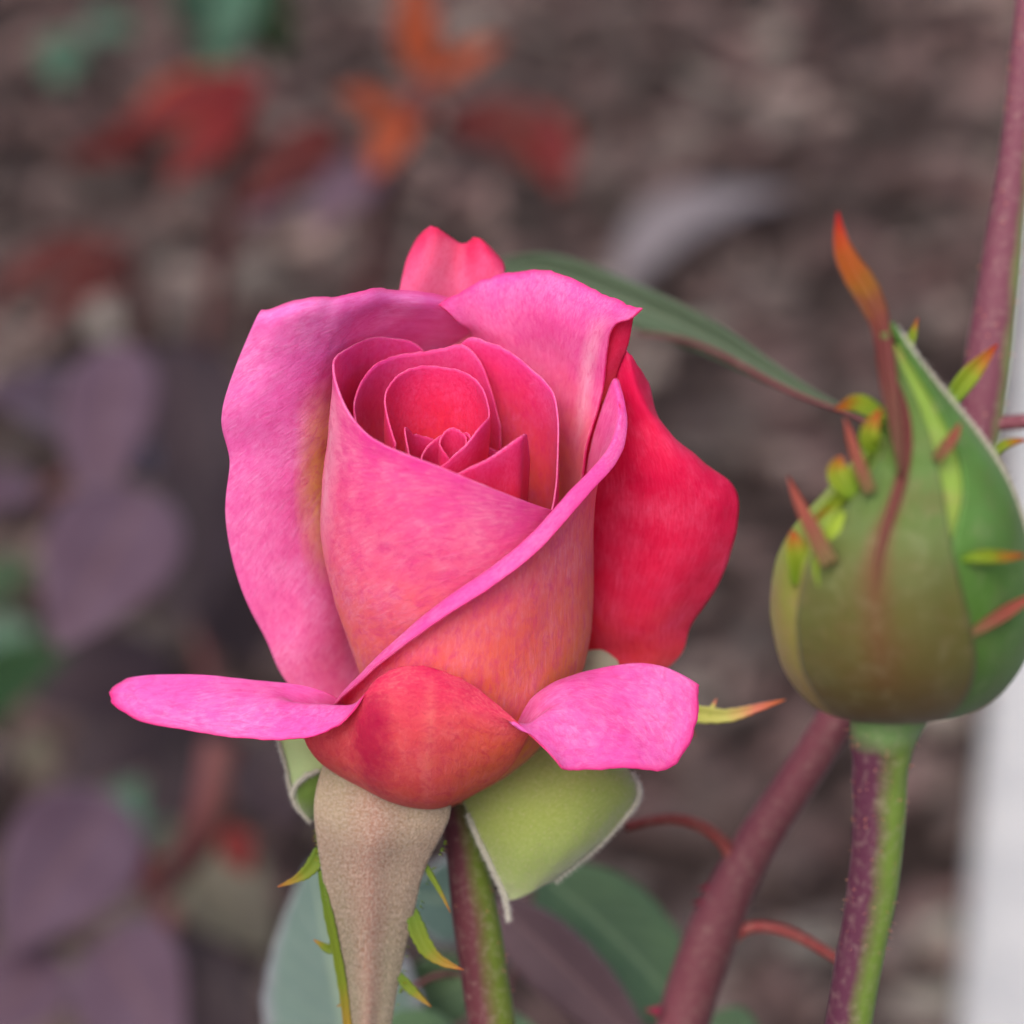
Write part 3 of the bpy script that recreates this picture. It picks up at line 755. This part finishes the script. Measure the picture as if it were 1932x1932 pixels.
# pale curled sepal peeping on the left behind the front petal
SB = [
 [(520, 1385, 120), (560, 1385, 130), (600, 1400, 130), (640, 1420, 120)],
 [(533, 1425, 112), (566, 1430, 128), (604, 1440, 132), (640, 1450, 120)],
 [(546, 1470, 100), (570, 1478, 118), (604, 1470, 128), (640, 1470, 118)],
 [(556, 1515, 88), (572, 1522, 96), (600, 1515, 100), (640, 1505, 100)],
 [(583, 1548, 75), (592, 1546, 78), (610, 1535, 82), (640, 1525, 85)]]
sepB = sheet('sepal', SB, [M_sep_pgreen, M_sep_dark, M_sep_edge], rose, nr=30, nc=30, thick=7, wob=2, ripple=0, seed=23, flip=True, label='pale green curled sepal behind the front petal')
pk = [[(562, 1480, 128), (580, 1466, 134), (600, 1458, 136), (625, 1455, 130)], [(560, 1500, 124), (578, 1492, 140), (600, 1488, 144), (625, 1488, 130)], [(566, 1522, 112), (580, 1520, 126), (600, 1516, 130), (625, 1512, 120)], [(584, 1546, 86), (592, 1543, 90), (605, 1536, 94), (622, 1530, 92)]]
sheet('sepal_fold', pk, [M_sep_dark, M_sep_dark, M_sep_edge], sepB, nr=20, nc=20, thick=5, wob=1, ripple=0, seed=24, flip=True)
for pts, w in (([(524, 1395, 126), (540, 1450, 112), (554, 1510, 98), (584, 1550, 82)], [1.8, 2.4, 2.6, 1.5]), ([(552, 1500, 118), (560, 1480, 134), (580, 1464, 140), (600, 1455, 140)], [2, 2.4, 2.4, 1.6])):
    e = tube('felted_edge', [W(*p) for p in pts], [a * S for a in w], [M_sep_edge], sepB, n=8, seg=26)
    it = [(v.co.copy(), Vector((rng.gauss(0, 1), rng.gauss(0, 1), rng.gauss(0, 1))), rng.uniform(4, 11) * S, .34 * S) for v in e.data.vertices for q in range(6)]
    spikes('hairs', it, [M_hair], sepB, sides=3)
# rear sepal: a pale shoulder in the gap and its barbed tip on the right
SK = [[(1010, 1420, 20), (1060, 1420, 20), (1110, 1420, 10)], [(1060, 1340, 60), (1120, 1340, 70), (1180, 1350, 60)], [(1100, 1245, 70), (1135, 1242, 80), (1170, 1260, 75)], [(1110, 1228, 60), (1135, 1228, 66), (1160, 1240, 62)]]
sepK = sheet('sepal', SK, [M_sep_edge, M_sep_dark, M_sep_edge], rose, nr=24, nc=16, thick=5, wob=2, ripple=0, seed=25, label='pale rear sepal with a barbed yellow tip')
blade('lobe', [(1180, 1350, 50), (1300, 1345, 30), (1370, 1350, 20), (1420, 1338, 10), (1482, 1320, 0)], [14, 16, 12, 8, .6], [M_tip2], sepK, fold=.5, teeth=.2)
blade('lobe', [(1335, 1348, 25), (1345, 1332, 28), (1352, 1318, 28)], [6, 4, .5], [M_tip2], sepK)
blade('lobe', [(1300, 1350, 30), (1306, 1372, 28), (1312, 1392, 28)], [5, 3, .5], [M_lobe3], sepK)

# ------------------------------------------------------------------ the closed bud on the right
ZOFF = 170
bfoot = W(1570, 1932, 300); bfoot.z = 0; bfoot.x -= .02
bud = empty('rosebud', bfoot, 'closed green rosebud with red-tipped sepals on a bristly stem', 'rosebud')
BZ = 560
rings = [(1362, 1690, 40), (1352, 1692, 105), (1330, 1697, 158), (1290, 1701, 200), (1235, 1703, 230), (1165, 1703, 243), (1094, 1704, 240), (1015, 1711, 222), (945, 1728, 182), (880, 1745, 136), (800, 1740, 84), (725, 1714, 48), (655, 1686, 22), (610, 1670, 8)]
RS = spline(rings, 200)
def budp(phi, t, grow=0.0):
    i = min(198.999, t * 199); k = int(i); f = i - k
    y, cx, w = RS[k] * (1 - f) + RS[k + 1] * f
    a = math.radians(phi); w = w + grow
    return (cx + w * math.sin(a), y + .10 * w * math.cos(a), BZ + w * .97 * math.cos(a) + .3 * (1360 - y))

def bud_mat(name, green, pale, brown, brown_amt=.8, mid=None, midw=.06, midcol=(.11, .025, .02), bpos=.35):
    m = NT(name); u, v = m.sep()
    n = m.noise(m.obj(), 70, 5, .6)
    c = m.mix(m.ramp(n, [(.35, (0, 0, 0)), (.68, (1, 1, 1))]), green, pale)
    f = m.math('ADD', v, m.math('MULTIPLY', m.math('SUBTRACT', m.noise(m.obj(), 55, 4), .5), .5))
    bf = m.ramp(f, [(0, (.25, .25, .25)), (.12, (1, 1, 1)), (bpos, (.55, .55, .55)), (bpos + .25, (0, 0, 0))])
    c = m.mix(m.math('MULTIPLY', bf, brown_amt), c, brown)
    if mid is not None:
        du = m.math('ABSOLUTE', m.math('SUBTRACT', m.math('ADD', u, m.math('MULTIPLY', m.math('SUBTRACT', n, .5), .04)), mid))
        mf = m.ramp(du, [(.0, (1, 1, 1)), (midw, (0, 0, 0))])
        vf = m.ramp(v, [(.22, (.0, .0, .0)), (.62, (1, 1, 1))])
        c = m.mix(m.math('MULTIPLY', m.math('MULTIPLY', mf, vf), .85), c, midcol)
    gl = m.ramp(m.noise(m.obj(), 420, 4, .7), [(.5, (0, 0, 0)), (.75, (1, 1, 1))])
    c = m.mix(m.math('MULTIPLY', gl, .22), c, (.28, .30, .18))
    g2 = m.ramp(m.noise(m.obj(), 210, 5, .7), [(.48, (0, 0, 0)), (.68, (1, 1, 1))])
    c = m.mix(m.math('MULTIPLY', g2, .38), c, brown)
    return m.finish(c, .65, .14, .06, (.95, 1, .95), .35, .12, c, m.bump(m.noise(m.obj(), 900, 5, .7), .4, .0005))
Mb_front = bud_mat('bud_sepal_front', (.055, .100, .018), (.085, .145, .05), (.085, .038, .014), .95, mid=.49, midw=.13, bpos=.46)
Mb_right = bud_mat('bud_sepal_right', (.048, .118, .016), (.075, .165, .04), (.040, .070, .006), .6)
Mb_left = bud_mat('bud_sepal_left', (.14, .24, .018), (.18, .26, .05), (.19, .080, .035), .9, bpos=.5)
Mb_core = bud_mat('bud_core', (0.131, 0.213, 0.0328), (0.18, 0.271, 0.0492), (0.213, 0.0984, 0.0492), .8)

V, U = [], []
nr, nc = 50, 48
for r in range(nr):
    for c in range(nc):
        V.append(W(*budp(360 * c / nc, r / (nr - 1) * .93, -4))); U.append((c / nc, r / (nr - 1)))
F = grid_faces(nr, nc, wrap=True) + [tuple(range(nc - 1, -1, -1)), tuple(range((nr - 1) * nc, nr * nc))]
link('bud_body', mesh(V, F, U), [Mb_core], bud)

def bud_sepal(center, halfw, mats, grow, seed, tmax=1.0, label=None, lean=0):
    G = []
    for t in (0.0, .08, .18, .3, .42, .55, .68, .8, .9, 1.0):
        tt = t * tmax
        hw = halfw * lerp_table([(0, .8), (.08, 1), (.3, 1), (.5, .85), (.7, .62), (.85, .45), (.95, .25), (1, .05)], t)
        c = center + lean * t
        G.append([budp(c + hw * q, min(tt, .995), grow + (3 if abs(q) < .2 else 0) + (4 * (abs(q) == 1) * t)) for q in (-1, -.6, -.2, .2, .6, 1)])
    return sheet('sepal', G, mats, bud, nr=60, nc=30, thick=6, wob=2.5, ripple=0, seed=seed, wfreq=.014, label=label)
s_right = bud_sepal(64, 52, [Mb_right, Mb_right, Mb_right], 5, 31, label='smooth bright green sepal on the right of the bud')
s_left = bud_sepal(-78, 48, [Mb_left, Mb_left, Mb_left], 6, 32, tmax=.80, label='yellow-green sepal flushed with orange on the bud')
bud_sepal(150, 44, [Mb_right, Mb_right, Mb_right], 5, 33)
bud_sepal(-140, 40, [Mb_left, Mb_left, Mb_left], 4, 34, tmax=.85)
s_front = bud_sepal(-4, 44, [Mb_front, Mb_front, Mb_front], 12, 35, lean=-16, tmax=.97, label='green front sepal with a brown base and dark red midrib')
# long tip of the front sepal and its red rib
blade('sepal_tip', [(1700, 900, 868), (1688, 800, 848), (1672, 690, 815), (1660, 615, 795), (1630, 545, 782), (1593, 480, 775), (1581, 400, 765)], [2, 9, 13, 14, 20, 14, 1], [M_tip], s_front, fold=.55, thick=5, teeth=.1)
tube('midrib', [W(*budp(-10, .40, 6)), W(*budp(-12, .52, 11)), W(*budp(-15, .66, 13)), W(*budp(-19, .8, 13)), W(1670, 690, 812)], [a * S for a in (1, 6, 9, 9, 7)], [lobe_mat('bud_rib_maroon', [(0, (.10, .06, .025)), (.35, (.11, .035, .028)), (1, (.12, .028, .028))])], s_front, n=10, seg=40)
# pale fuzzy margin down the right shoulder
def margin(pts, w, par, n=2, L=9):
    e = tube('felted_edge', pts, [a * S for a in w], [M_sep_edge], par, n=8, seg=50)
    it = [(v.co.copy(), Vector((rng.gauss(.3, 1), rng.gauss(0, 1), rng.gauss(.2, 1))), rng.uniform(.5, 1.2) * L * S, .6 * S) for v in e.data.vertices for q in range(n)]
    spikes('hairs', it, [M_hair], par, sides=3)
margin([W(*budp(88, t, 8)) for t in (.98, .9, .8, .7, .6, .5, .42)], [2, 3, 3.5, 4, 4, 4, 3], s_right)
# lobes round the bud
for nm, pts, w, mt, par in (
    ('a', [(1672, 792, 835), (1640, 772, 790), (1610, 762, 750), (1576, 772, 720)], [8, 14, 12, 1], M_lobe2, s_left),
    ('b', [(1652, 850, 822), (1640, 830, 835), (1646, 800, 842), (1662, 772, 845)], [7, 15, 11, 1], M_lobe2, s_left),
    ('c', [(1612, 935, 815), (1590, 908, 812), (1581, 884, 806), (1588, 860, 800)], [10, 19, 15, 1], M_lobe2, s_left),
    ('d', [(1642, 930, 858), (1622, 880, 855), (1606, 830, 845), (1594, 788, 830)], [9, 9, 6, .6], M_lobe3, s_front),
    ('e', [(1566, 1066, 868), (1534, 1002, 858), (1508, 950, 840), (1487, 900, 820)], [14, 11, 7, .6], M_lobe3, s_front),
    ('f', [(1618, 905, 820), (1582, 942, 800), (1560, 966, 785), (1534, 988, 765)], [5, 9, 9, 2], M_lobe2, s_left),
    ('g', [(1516, 1098, 775), (1508, 1055, 785), (1500, 1026, 785), (1495, 1000, 778)], [18, 19, 13, 1], M_lobe2, s_left),
    ('n', [(1550, 1110, 828), (1548, 1070, 828), (1562, 1020, 832), (1592, 965, 836)], [4, 12, 14, 3], M_lobe4, s_left),
    ('h', [(1790, 760, 650), (1815, 725, 645), (1845, 690, 640), (1882, 650, 632)], [11, 15, 12, 1], M_lobe2, s_right),
    ('i', [(1712, 660, 640), (1720, 635, 640), (1726, 618, 640), (1732, 600, 640)], [7, 7, 4, .5], M_lobe2, s_right),
    ('j', [(1765, 868, 852), (1786, 842, 858), (1802, 818, 852), (1812, 798, 845)], [7, 9, 6, .6], M_lobe3, s_right),
    ('k', [(1815, 1055, 862), (1850, 1050, 866), (1885, 1050, 855), (1932, 1048, 835)], [4, 9, 8, 2], M_lobe2, s_right),
    ('l', [(1825, 1200, 822), (1870, 1172, 815), (1905, 1150, 800), (1950, 1122, 780)], [5, 9, 9, 2], M_lobe3, s_right),
    ('m', [(1870, 880, 640), (1885, 845, 640), (1905, 835, 640), (1935, 830, 640)], [5, 7, 6, 1], M_lobe2, s_right)):
    blade('lobe', pts, w, [mt], par, fold=.5, thick=4)
# stem of the bud
bp = [W(1678, 1335, 570), W(1667, 1385, 558), W(1661, 1450, 545), W(1658, 1550, 525), W(1645, 1680, 500), W(1625, 1790, 480), W(1600, 1940, 450), W(1575, 2150, 400), bfoot + Vector((0, 0, .15)), bfoot - Vector((0, 0, .02))]
bst = tube('stem', bp[::-1], [r * S for r in (44, 44, 42, 39, 39, 41, 43, 46, 54, 66)], [M_bstem], bud, seg=140)
it = []
for k in range(170):
    t = rng.random() ** .8
    i = int((.45 + .5 * (1 - t)) * 139)
    ring = [bst.data.vertices[i * 20 + q].co.copy() for q in range(20)]
    c = sum(ring, Vector()) / 20
    v = ring[rng.randrange(20)]
    d = (v - c).normalized() + Vector((0, 0, rng.gauss(-.1, .3)))
    L = rng.uniform(3, 8) if rng.random() < .8 else rng.uniform(9, 16)
    it.append((v - (v - c) * .05, d, L * S, rng.uniform(.8, 2.0) * S))
spikes('prickles', it, [M_prick], bst)

ZOFF = 0
# ------------------------------------------------------------------ canes behind
cfoot = W(1230, 1932, -420); cfoot.z = 0; cfoot.x -= .03; cfoot.y += .02
cane = empty('rose_cane', cfoot, 'long maroon rose cane slanting up behind the bud', 'cane')
cp = [W(1700, 1120, -283), W(1590, 1335, -330), W(1500, 1480, -360), W(1410, 1620, -390), W(1345, 1760, -410), W(1290, 1930, -430), W(1240, 2150, -450), cfoot + Vector((0, 0, .12)), cfoot - Vector((0, 0, .02))]
cst = tube('stem', cp[::-1], [r * S for r in (80, 70, 62, 56, 54, 46, 42, 40, 37)], [M_cane], cane, seg=120)
tube('side_shoot', [W(1395, 1645, -385), W(1372, 1600, -380), W(1330, 1562, -370), W(1260, 1545, -350), W(1180, 1560, -330)], [a * S for a in (20, 14, 12, 11, 9)], [M_twig2], cane, n=14, seg=40)
tube('side_shoot', [W(1370, 1775, -400), W(1410, 1752, -398), W(1470, 1752, -390), W(1530, 1778, -380), W(1590, 1815, -370)], [a * S for a in (20, 13, 12, 11, 10)], [M_twig2], cane, n=14, seg=40)
it = []
for (x, y, dx, dy, L, r) in ((1352, 1672, -1, .15, 42, 12), (1345, 1700, -1, .1, 46, 13), (1400, 1600, -.9, -.5, 22, 10), (1318, 1860, -1, .2, 30, 10), (1245, 1908, -.9, -.1, 34, 14), (1430, 1600, 1, .3, 12, 6)):
    it.append((W(x, y, -390), RGT * dx - UPV * dy, L * S, r * S))
spikes('prickles', it, [M_pricku], cst, sides=8)

kp = [W(1690, 1140, -285), W(1770, 985, -262), W(1836, 850, -240), W(1858, 730, -225), W(1872, 620, -220), W(1897, 430, -222), W(1920, 240, -230), W(1938, 0, -245), W(1955, -260, -260)]
k2 = tube('upper_stem', kp, [r * S for r in (36, 37, 42, 46, 44, 36, 30, 24, 22)], [M_cane2], cane, seg=130, label='upper reach of the cane, purple with a green side')
tube('side_shoot', [W(1830, 812, -225), W(1880, 800, -215), W(1935, 795, -205), W(2010, 770, -190)], [a * S for a in (16, 15, 15, 14)], [M_cane], cane, n=14, seg=30)
it = []
for k in range(70):
    i = rng.randrange(40, 125); ring = [k2.data.vertices[i * 20 + q].co.copy() for q in range(20)]
    c = sum(ring, Vector()) / 20; v = ring[rng.randrange(20)]
    it.append((v, (v - c).normalized(), rng.uniform(3, 9) * S, 2.2 * S))
spikes('prickles', it, [M_prick], k2)

# ------------------------------------------------------------------ leaves
def leaf(parent, base, tip, width, mats, nrm=None, curl=.12, fold=.18, nc=11, seg=24, name='leaf', shape='ovate', teeth=.05, label=None, twist=0, bend=0):
    """base and tip are world points; width in metres"""
    t = tip - base; L = t.length; t.normalize()
    nrm = (nrm or (-FWD * .8 + Vector((0, 0, .6)))).normalized()
    s = t.cross(nrm).normalized(); n = s.cross(t).normalized()
    V, U = [], []
    for i in range(seg):
        v = i / (seg - 1)
        if shape == 'ovate': w = math.sin(math.pi * v ** .78) ** .8 * (1 - .12 * v)
        else: w = math.sin(math.pi * (v * .97 + .015)) ** .9
        w = max(w, .02) * width / 2
        if teeth: w *= 1 + teeth * (((i * 11 / seg) % 1) - .5)
        a = twist * v
        ss = s * math.cos(a) + n * math.sin(a); nn = n * math.cos(a) - s * math.sin(a)
        p = base + t * (L * v) - n * (curl * L * (v - .4) ** 2) + s * (bend * L * math.sin(math.pi * v))
        for c in range(nc):
            u = c / (nc - 1) * 2 - 1
            V.append(p + ss * (u * w) + nn * (abs(u) * w * fold + .02 * w * noise.noise(Vector((u * 3, v * 6, L * 90)))))
            U.append(((u + 1) / 2, v))
    o = link(name, mesh(V, grid_faces(seg, nc), U, name=name), mats, parent, label=label)
    m = o.modifiers.new('thickness', 'SOLIDIFY'); m.thickness = .0004; m.offset = 0
    return o
px = lambda d: S * d / D0

# green leaves under the rose
lf = W(905, 2100, -900); lf.z = 0
spray = empty('leafy_shoot', lf, 'grey-green and mauve rose leaves spreading below the open rose', 'leaves')
main = tube('stem', [lf - Vector((0, 0, .02)), lf + Vector((0, 0, .2)), W(890, 2160, -900), W(880, 1990, -850)], [.003, .0028, .0022, .0016], [M_twig], spray, n=10, seg=40)
def sl(b, t, w, mat, **k):
    return leaf(spray, Wd(*b), Wd(*t), w * px((b[2] + t[2]) / 2), [mat], **k)
sl((700, 2150, .42), (585, 1620, .43), 330, M_lblue, nrm=Vector((-.1, -.75, .55)), fold=.10, label='bluish leaf with a pale margin')
sl((880, 2040, .405), (1060, 1990, .40), 260, M_lgreen, nrm=Vector((0, -.5, .8)))
sl((880, 2000, .41), (640, 1985, .40), 190, M_lgreen, nrm=Vector((0, -.6, .8)))
sl((1010, 1640, .43), (1345, 1985, .43), 215, M_lgreen, nrm=Vector((.2, -.6, .7)), bend=-.04)
sl((930, 1700, .415), (1240, 2010, .41), 150, M_lmauve, nrm=Vector((-.2, -.8, .4)), bend=-.02, label='mauve underside of a folded leaf')
sl((905, 1700, .435), (760, 1690, .43), 190, M_lblue, nrm=Vector((0, -.8, .5)))
sl((900, 1840, .44), (740, 1900, .44), 150, M_lgreen, nrm=Vector((0, -.8, .5)))
sl((1330, 1930, .42), (1440, 2000, .42), 130, M_lgreen, nrm=Vector((0, -.6, .7)))
tube('leaf_stalk', [W(880, 1990, -850), W(885, 1840, -480), W(840, 1838, -470), W(770, 1868, -480)], [5 * S, 6 * S, 7 * S, 5 * S], [M_twig], spray, n=8, seg=30)
tube('leaf_stalk', [W(880, 1990, -850), W(960, 1860, -900), W(1010, 1640, -1080)], [6 * S, 5 * S, 4 * S], [M_twig], spray, n=8, seg=24)

# narrow leaf arching from the cane to the rose
NLp = [Wd(1600, 775, .375), Wd(1510, 735, .378), Wd(1400, 672, .385), Wd(1280, 610, .395), Wd(1150, 555, .405), Wd(1030, 512, .415), Wd(930, 500, .425)]
nl = blade('leaf', NLp, [3, 16, 30, 42, 46, 40, 6], [M_lnarrow], cane, nrm=(-FWD * .9 + Vector((0, 0, -.2))), fold=.35, thick=3, seg=50, z_is_layout=False, label='narrow green leaf arching towards the open rose')
tube('midrib', [Wd(1580, 772, .372), Wd(1500, 742, .375), Wd(1400, 690, .38), Wd(1290, 642, .39), Wd(1200, 628, .398)], [5 * S, 6 * S, 7 * S, 6 * S, 4 * S], [M_twig], nl, n=10, seg=30)
tube('leaf_stalk', [Wd(1575, 770, .373), Wd(1640, 800, .371), Wd(1730, 880, .369), Wd(1815, 895, .367)], [5 * S, 6 * S, 7 * S, 9 * S], [M_twig], cane, n=10, seg=24)

# purple shrub on the left
pf = Wd(260, 2300, .85); pf.z = 0
shrub = empty('purple_leaved_shrub', pf, 'shrub with dusky purple leaves left of the open rose', 'shrub')
tube('stem', [pf - Vector((0, 0, .02)), pf + Vector((0, 0, .1)), Wd(330, 1700, .86), Wd(400, 1500, .88), Wd(380, 1200, .92), Wd(330, 950, .92), Wd(310, 760, .93)], [.006, .006, .004, .0035, .003, .0025, .002], [M_twig], shrub, n=12, seg=60)
def pl(b, t, w, mat, **k):
    return leaf(shrub, Wd(*b), Wd(*t), w * px((b[2] + t[2]) / 2), [mat], **k)
pl((300, 850, .80), (-20, 730, .74), 240, M_lpurple, nrm=Vector((.1, -.4, .9)))
pl((230, 640, .78), (170, 960, .74), 190, M_lpurple, nrm=Vector((0, -.5, .8)))
pl((280, 920, .74), (110, 1215, .70), 270, M_lpurple, nrm=Vector((.1, -.5, .8)))
pl((320, 640, .90), (390, 1010, .86), 250, M_lpurple2, nrm=Vector((0, -.5, .8)))
pl((420, 900, .86), (330, 1180, .84), 220, M_lpurple2, nrm=Vector((-.2, -.5, .8)))
pl((420, 1080, .9), (480, 1260, .9), 180, M_lpurple2)
pl((60, 900, .82), (-60, 960, .8), 110, M_lpurple)
pl((330, 1260, .80), (60, 1320, .78), 200, M_lpurple2)
pl((350, 1300, .86), (120, 1480, .84), 190, M_lpurple2)
pl((440, 1330, .84), (270, 1560, .84), 160, M_lpurple2)
pl((220, 1500, .70), (10, 1790, .66), 270, M_lpurple, nrm=Vector((.2, -.5, .8)))
pl((190, 1760, .68), (330, 2000, .64), 250, M_lpurple, nrm=Vector((-.2, -.5, .8)))
pl((110, 1800, .68), (-60, 1960, .66), 190, M_lpurple)
pl((330, 1560, .84), (520, 1800, .82), 200, M_lolive)
pl((480, 1400, .72), (560, 1560, .72), 170, M_lpurple2)
pl((300, 1780, .88), (480, 1990, .86), 210, M_lpurple2)
tube('side_shoot', [Wd(420, 1400, .74), Wd(400, 1520, .74), Wd(350, 1620, .76), Wd(290, 1700, .80)], [.006, .006, .005, .003], [M_twig], shrub, n=10, seg=30)
leaf(shrub, Wd(430, 1560, .72), Wd(470, 1650, .72), 70 * px(.72), [M_lred])
leaf(shrub, Wd(270, 1600, .75), Wd(275, 1680, .75), 60 * px(.75), [M_lbrown])
leaf(shrub, Wd(60, 1380, .9), Wd(75, 1480, .9), 80 * px(.9), [M_lolive])

# green undergrowth at the left edge
wf = on_ground(-20, 1350)
weed = empty('green_weed', wf, 'low green leaves at the left behind the purple shrub', 'plant')
for b, t, w, mt in (((-60, 1120, 1.0), (70, 1060, 1.0), 110, M_ldeep), ((-80, 1340, .98), (120, 1220, .95), 150, M_ldeep), ((-60, 1240, 1.0), (60, 1180, 1.0), 130, M_lweed), ((200, 1500, 1.02), (320, 1560, 1.0), 110, M_lweed)):
    leaf(weed, Wd(*b), Wd(*t), w * px(1.0), [mt])
tube('stem', [wf - Vector((0, 0, .02)), Wd(-60, 1240, 1.0), Wd(-50, 1090, 1.02)], [.004, .003, .002], [M_twig], weed, n=8, seg=20)

# red shoots in the background
rf = on_ground(560, 900)
red1 = empty('red_leaved_shoot', rf, 'young shoot with orange-red top leaves behind the open rose', 'shoot', None)
dR = 1.05
tube('stem', [rf - Vector((0, 0, .02)), Wd(690, 560, 1.12), Wd(715, 420, 1.08), Wd(745, 290, dR), Wd(790, 180, dR), Wd(800, 130, dR)], [.006, .005, .0048, .0045, .004, .002], [M_twig], red1, n=12, seg=50)
def rl(p, b, t, w, mat, d=dR, **k):
    return leaf(p, Wd(b[0], b[1], d), Wd(t[0], t[1], d - .02), w * px(d), [mat], **k)
rl(red1, (795, 170), (775, -60), 80, M_lorange, shape='x')
rl(red1, (800, 160), (945, 75), 55, M_lorange, shape='x')
rl(red1, (780, 230), (640, 170), 62, M_lorange, shape='x')
rl(red1, (830, 215), (1070, 330), 130, M_lbrown, bend=-.12, curl=.5)
rl(red1, (960, 190), (1055, 360), 95, M_lred, shape='x', bend=-.15)
rl(red1, (770, 190), (700, 330), 90, M_lorange)
rl(red1, (760, 250), (830, 180), 70, M_lbrown)
rl(red1, (720, 300), (580, 420), 110, M_lpurple)
rl(red1, (640, 230), (450, 390), 110, M_lbrown)
rl(red1, (590, 290), (470, 420), 90, M_lpurple)
r2f = on_ground(330, 820)
red2 = empty('red_leaved_shoot', r2f, 'shoot bearing drooping dark red leaves above the purple shrub', 'shoot', None)
tube('stem', [r2f - Vector((0, 0, .02)), Wd(420, 500, 1.2), Wd(440, 330, 1.15), Wd(430, 200, 1.1)], [.006, .005, .004, .003], [M_twig], red2, n=10, seg=30)
rl(red2, (500, 150), (215, 240), 110, M_lred, 1.1)
rl(red2, (470, 195), (310, 345), 95, M_lred, 1.08)
rl(red2, (400, 140), (240, 225), 70, M_lorange, 1.12)
rl(red2, (300, 260), (120, 300), 70, M_lbrown, 1.1)
r3f = on_ground(-20, 900)
red3 = empty('red_leaved_shoot', r3f, 'low shoot with one long maroon leaf at the left edge', 'shoot', None)
tube('stem', [r3f - Vector((0, 0, .02)), Wd(250, 640, 1.1), Wd(250, 470, 1.05)], [.004, .003, .002], [M_twig], red3, n=10, seg=24)
rl(red3, (255, 470), (-30, 590), 80, M_lbrown, 1.05, bend=.16)
rl(red3, (250, 520), (60, 620), 60, M_lbrown, 1.05, bend=.1)

# pale green seedling at the top left and dry grey leaf on the mulch
gfoot = on_ground(430, 120)
seed = empty('green_seedling', gfoot, 'sea-green seedling on the mulch in the background', 'seedling')
for b, t, w, mt in (((440, 40), (400, 140), 90, M_lweed), ((470, -80), (420, 90), 120, M_lweed), ((520, 120), (510, -60), 70, M_ldeep), ((380, 60), (330, -60), 100, M_lweed)):
    dd = 1.55; leaf(seed, Wd(b[0], b[1], dd), Wd(t[0], t[1], dd - .04), w * px(dd), [mt])
tube('stem', [gfoot - Vector((0, 0, .02)), Wd(440, 40, 1.57), Wd(470, -80, 1.56)], [.004, .003, .002], [M_twig], seed, n=8, seg=20)
g2 = on_ground(110, 200)
seed2 = empty('green_seedling', g2, 'small grey-green seedling near the red drooping leaves', 'seedling')
for b, t, w in (((120, 60), (110, 160), 90), ((160, 40), (250, 60), 70)):
    leaf(seed2, Wd(b[0], b[1], 1.6), Wd(t[0], t[1], 1.57), w * px(1.6), [M_lweed])
tube('stem', [g2 - Vector((0, 0, .02)), Wd(125, 70, 1.62), Wd(150, 40, 1.6)], [.003, .0025, .002], [M_twig], seed2, n=8, seg=20)
da, db = on_ground(1160, 545, .03), on_ground(1500, 340, .03)
leaf_o = leaf(None, da, db, .042, [M_lash], nrm=Vector((0, -.2, 1)), name='dry_leaf', shape='x', bend=-.12, curl=.15)
leaf_o['label'] = 'long ash-grey dry leaf lying on the mulch'; leaf_o['category'] = 'leaf'
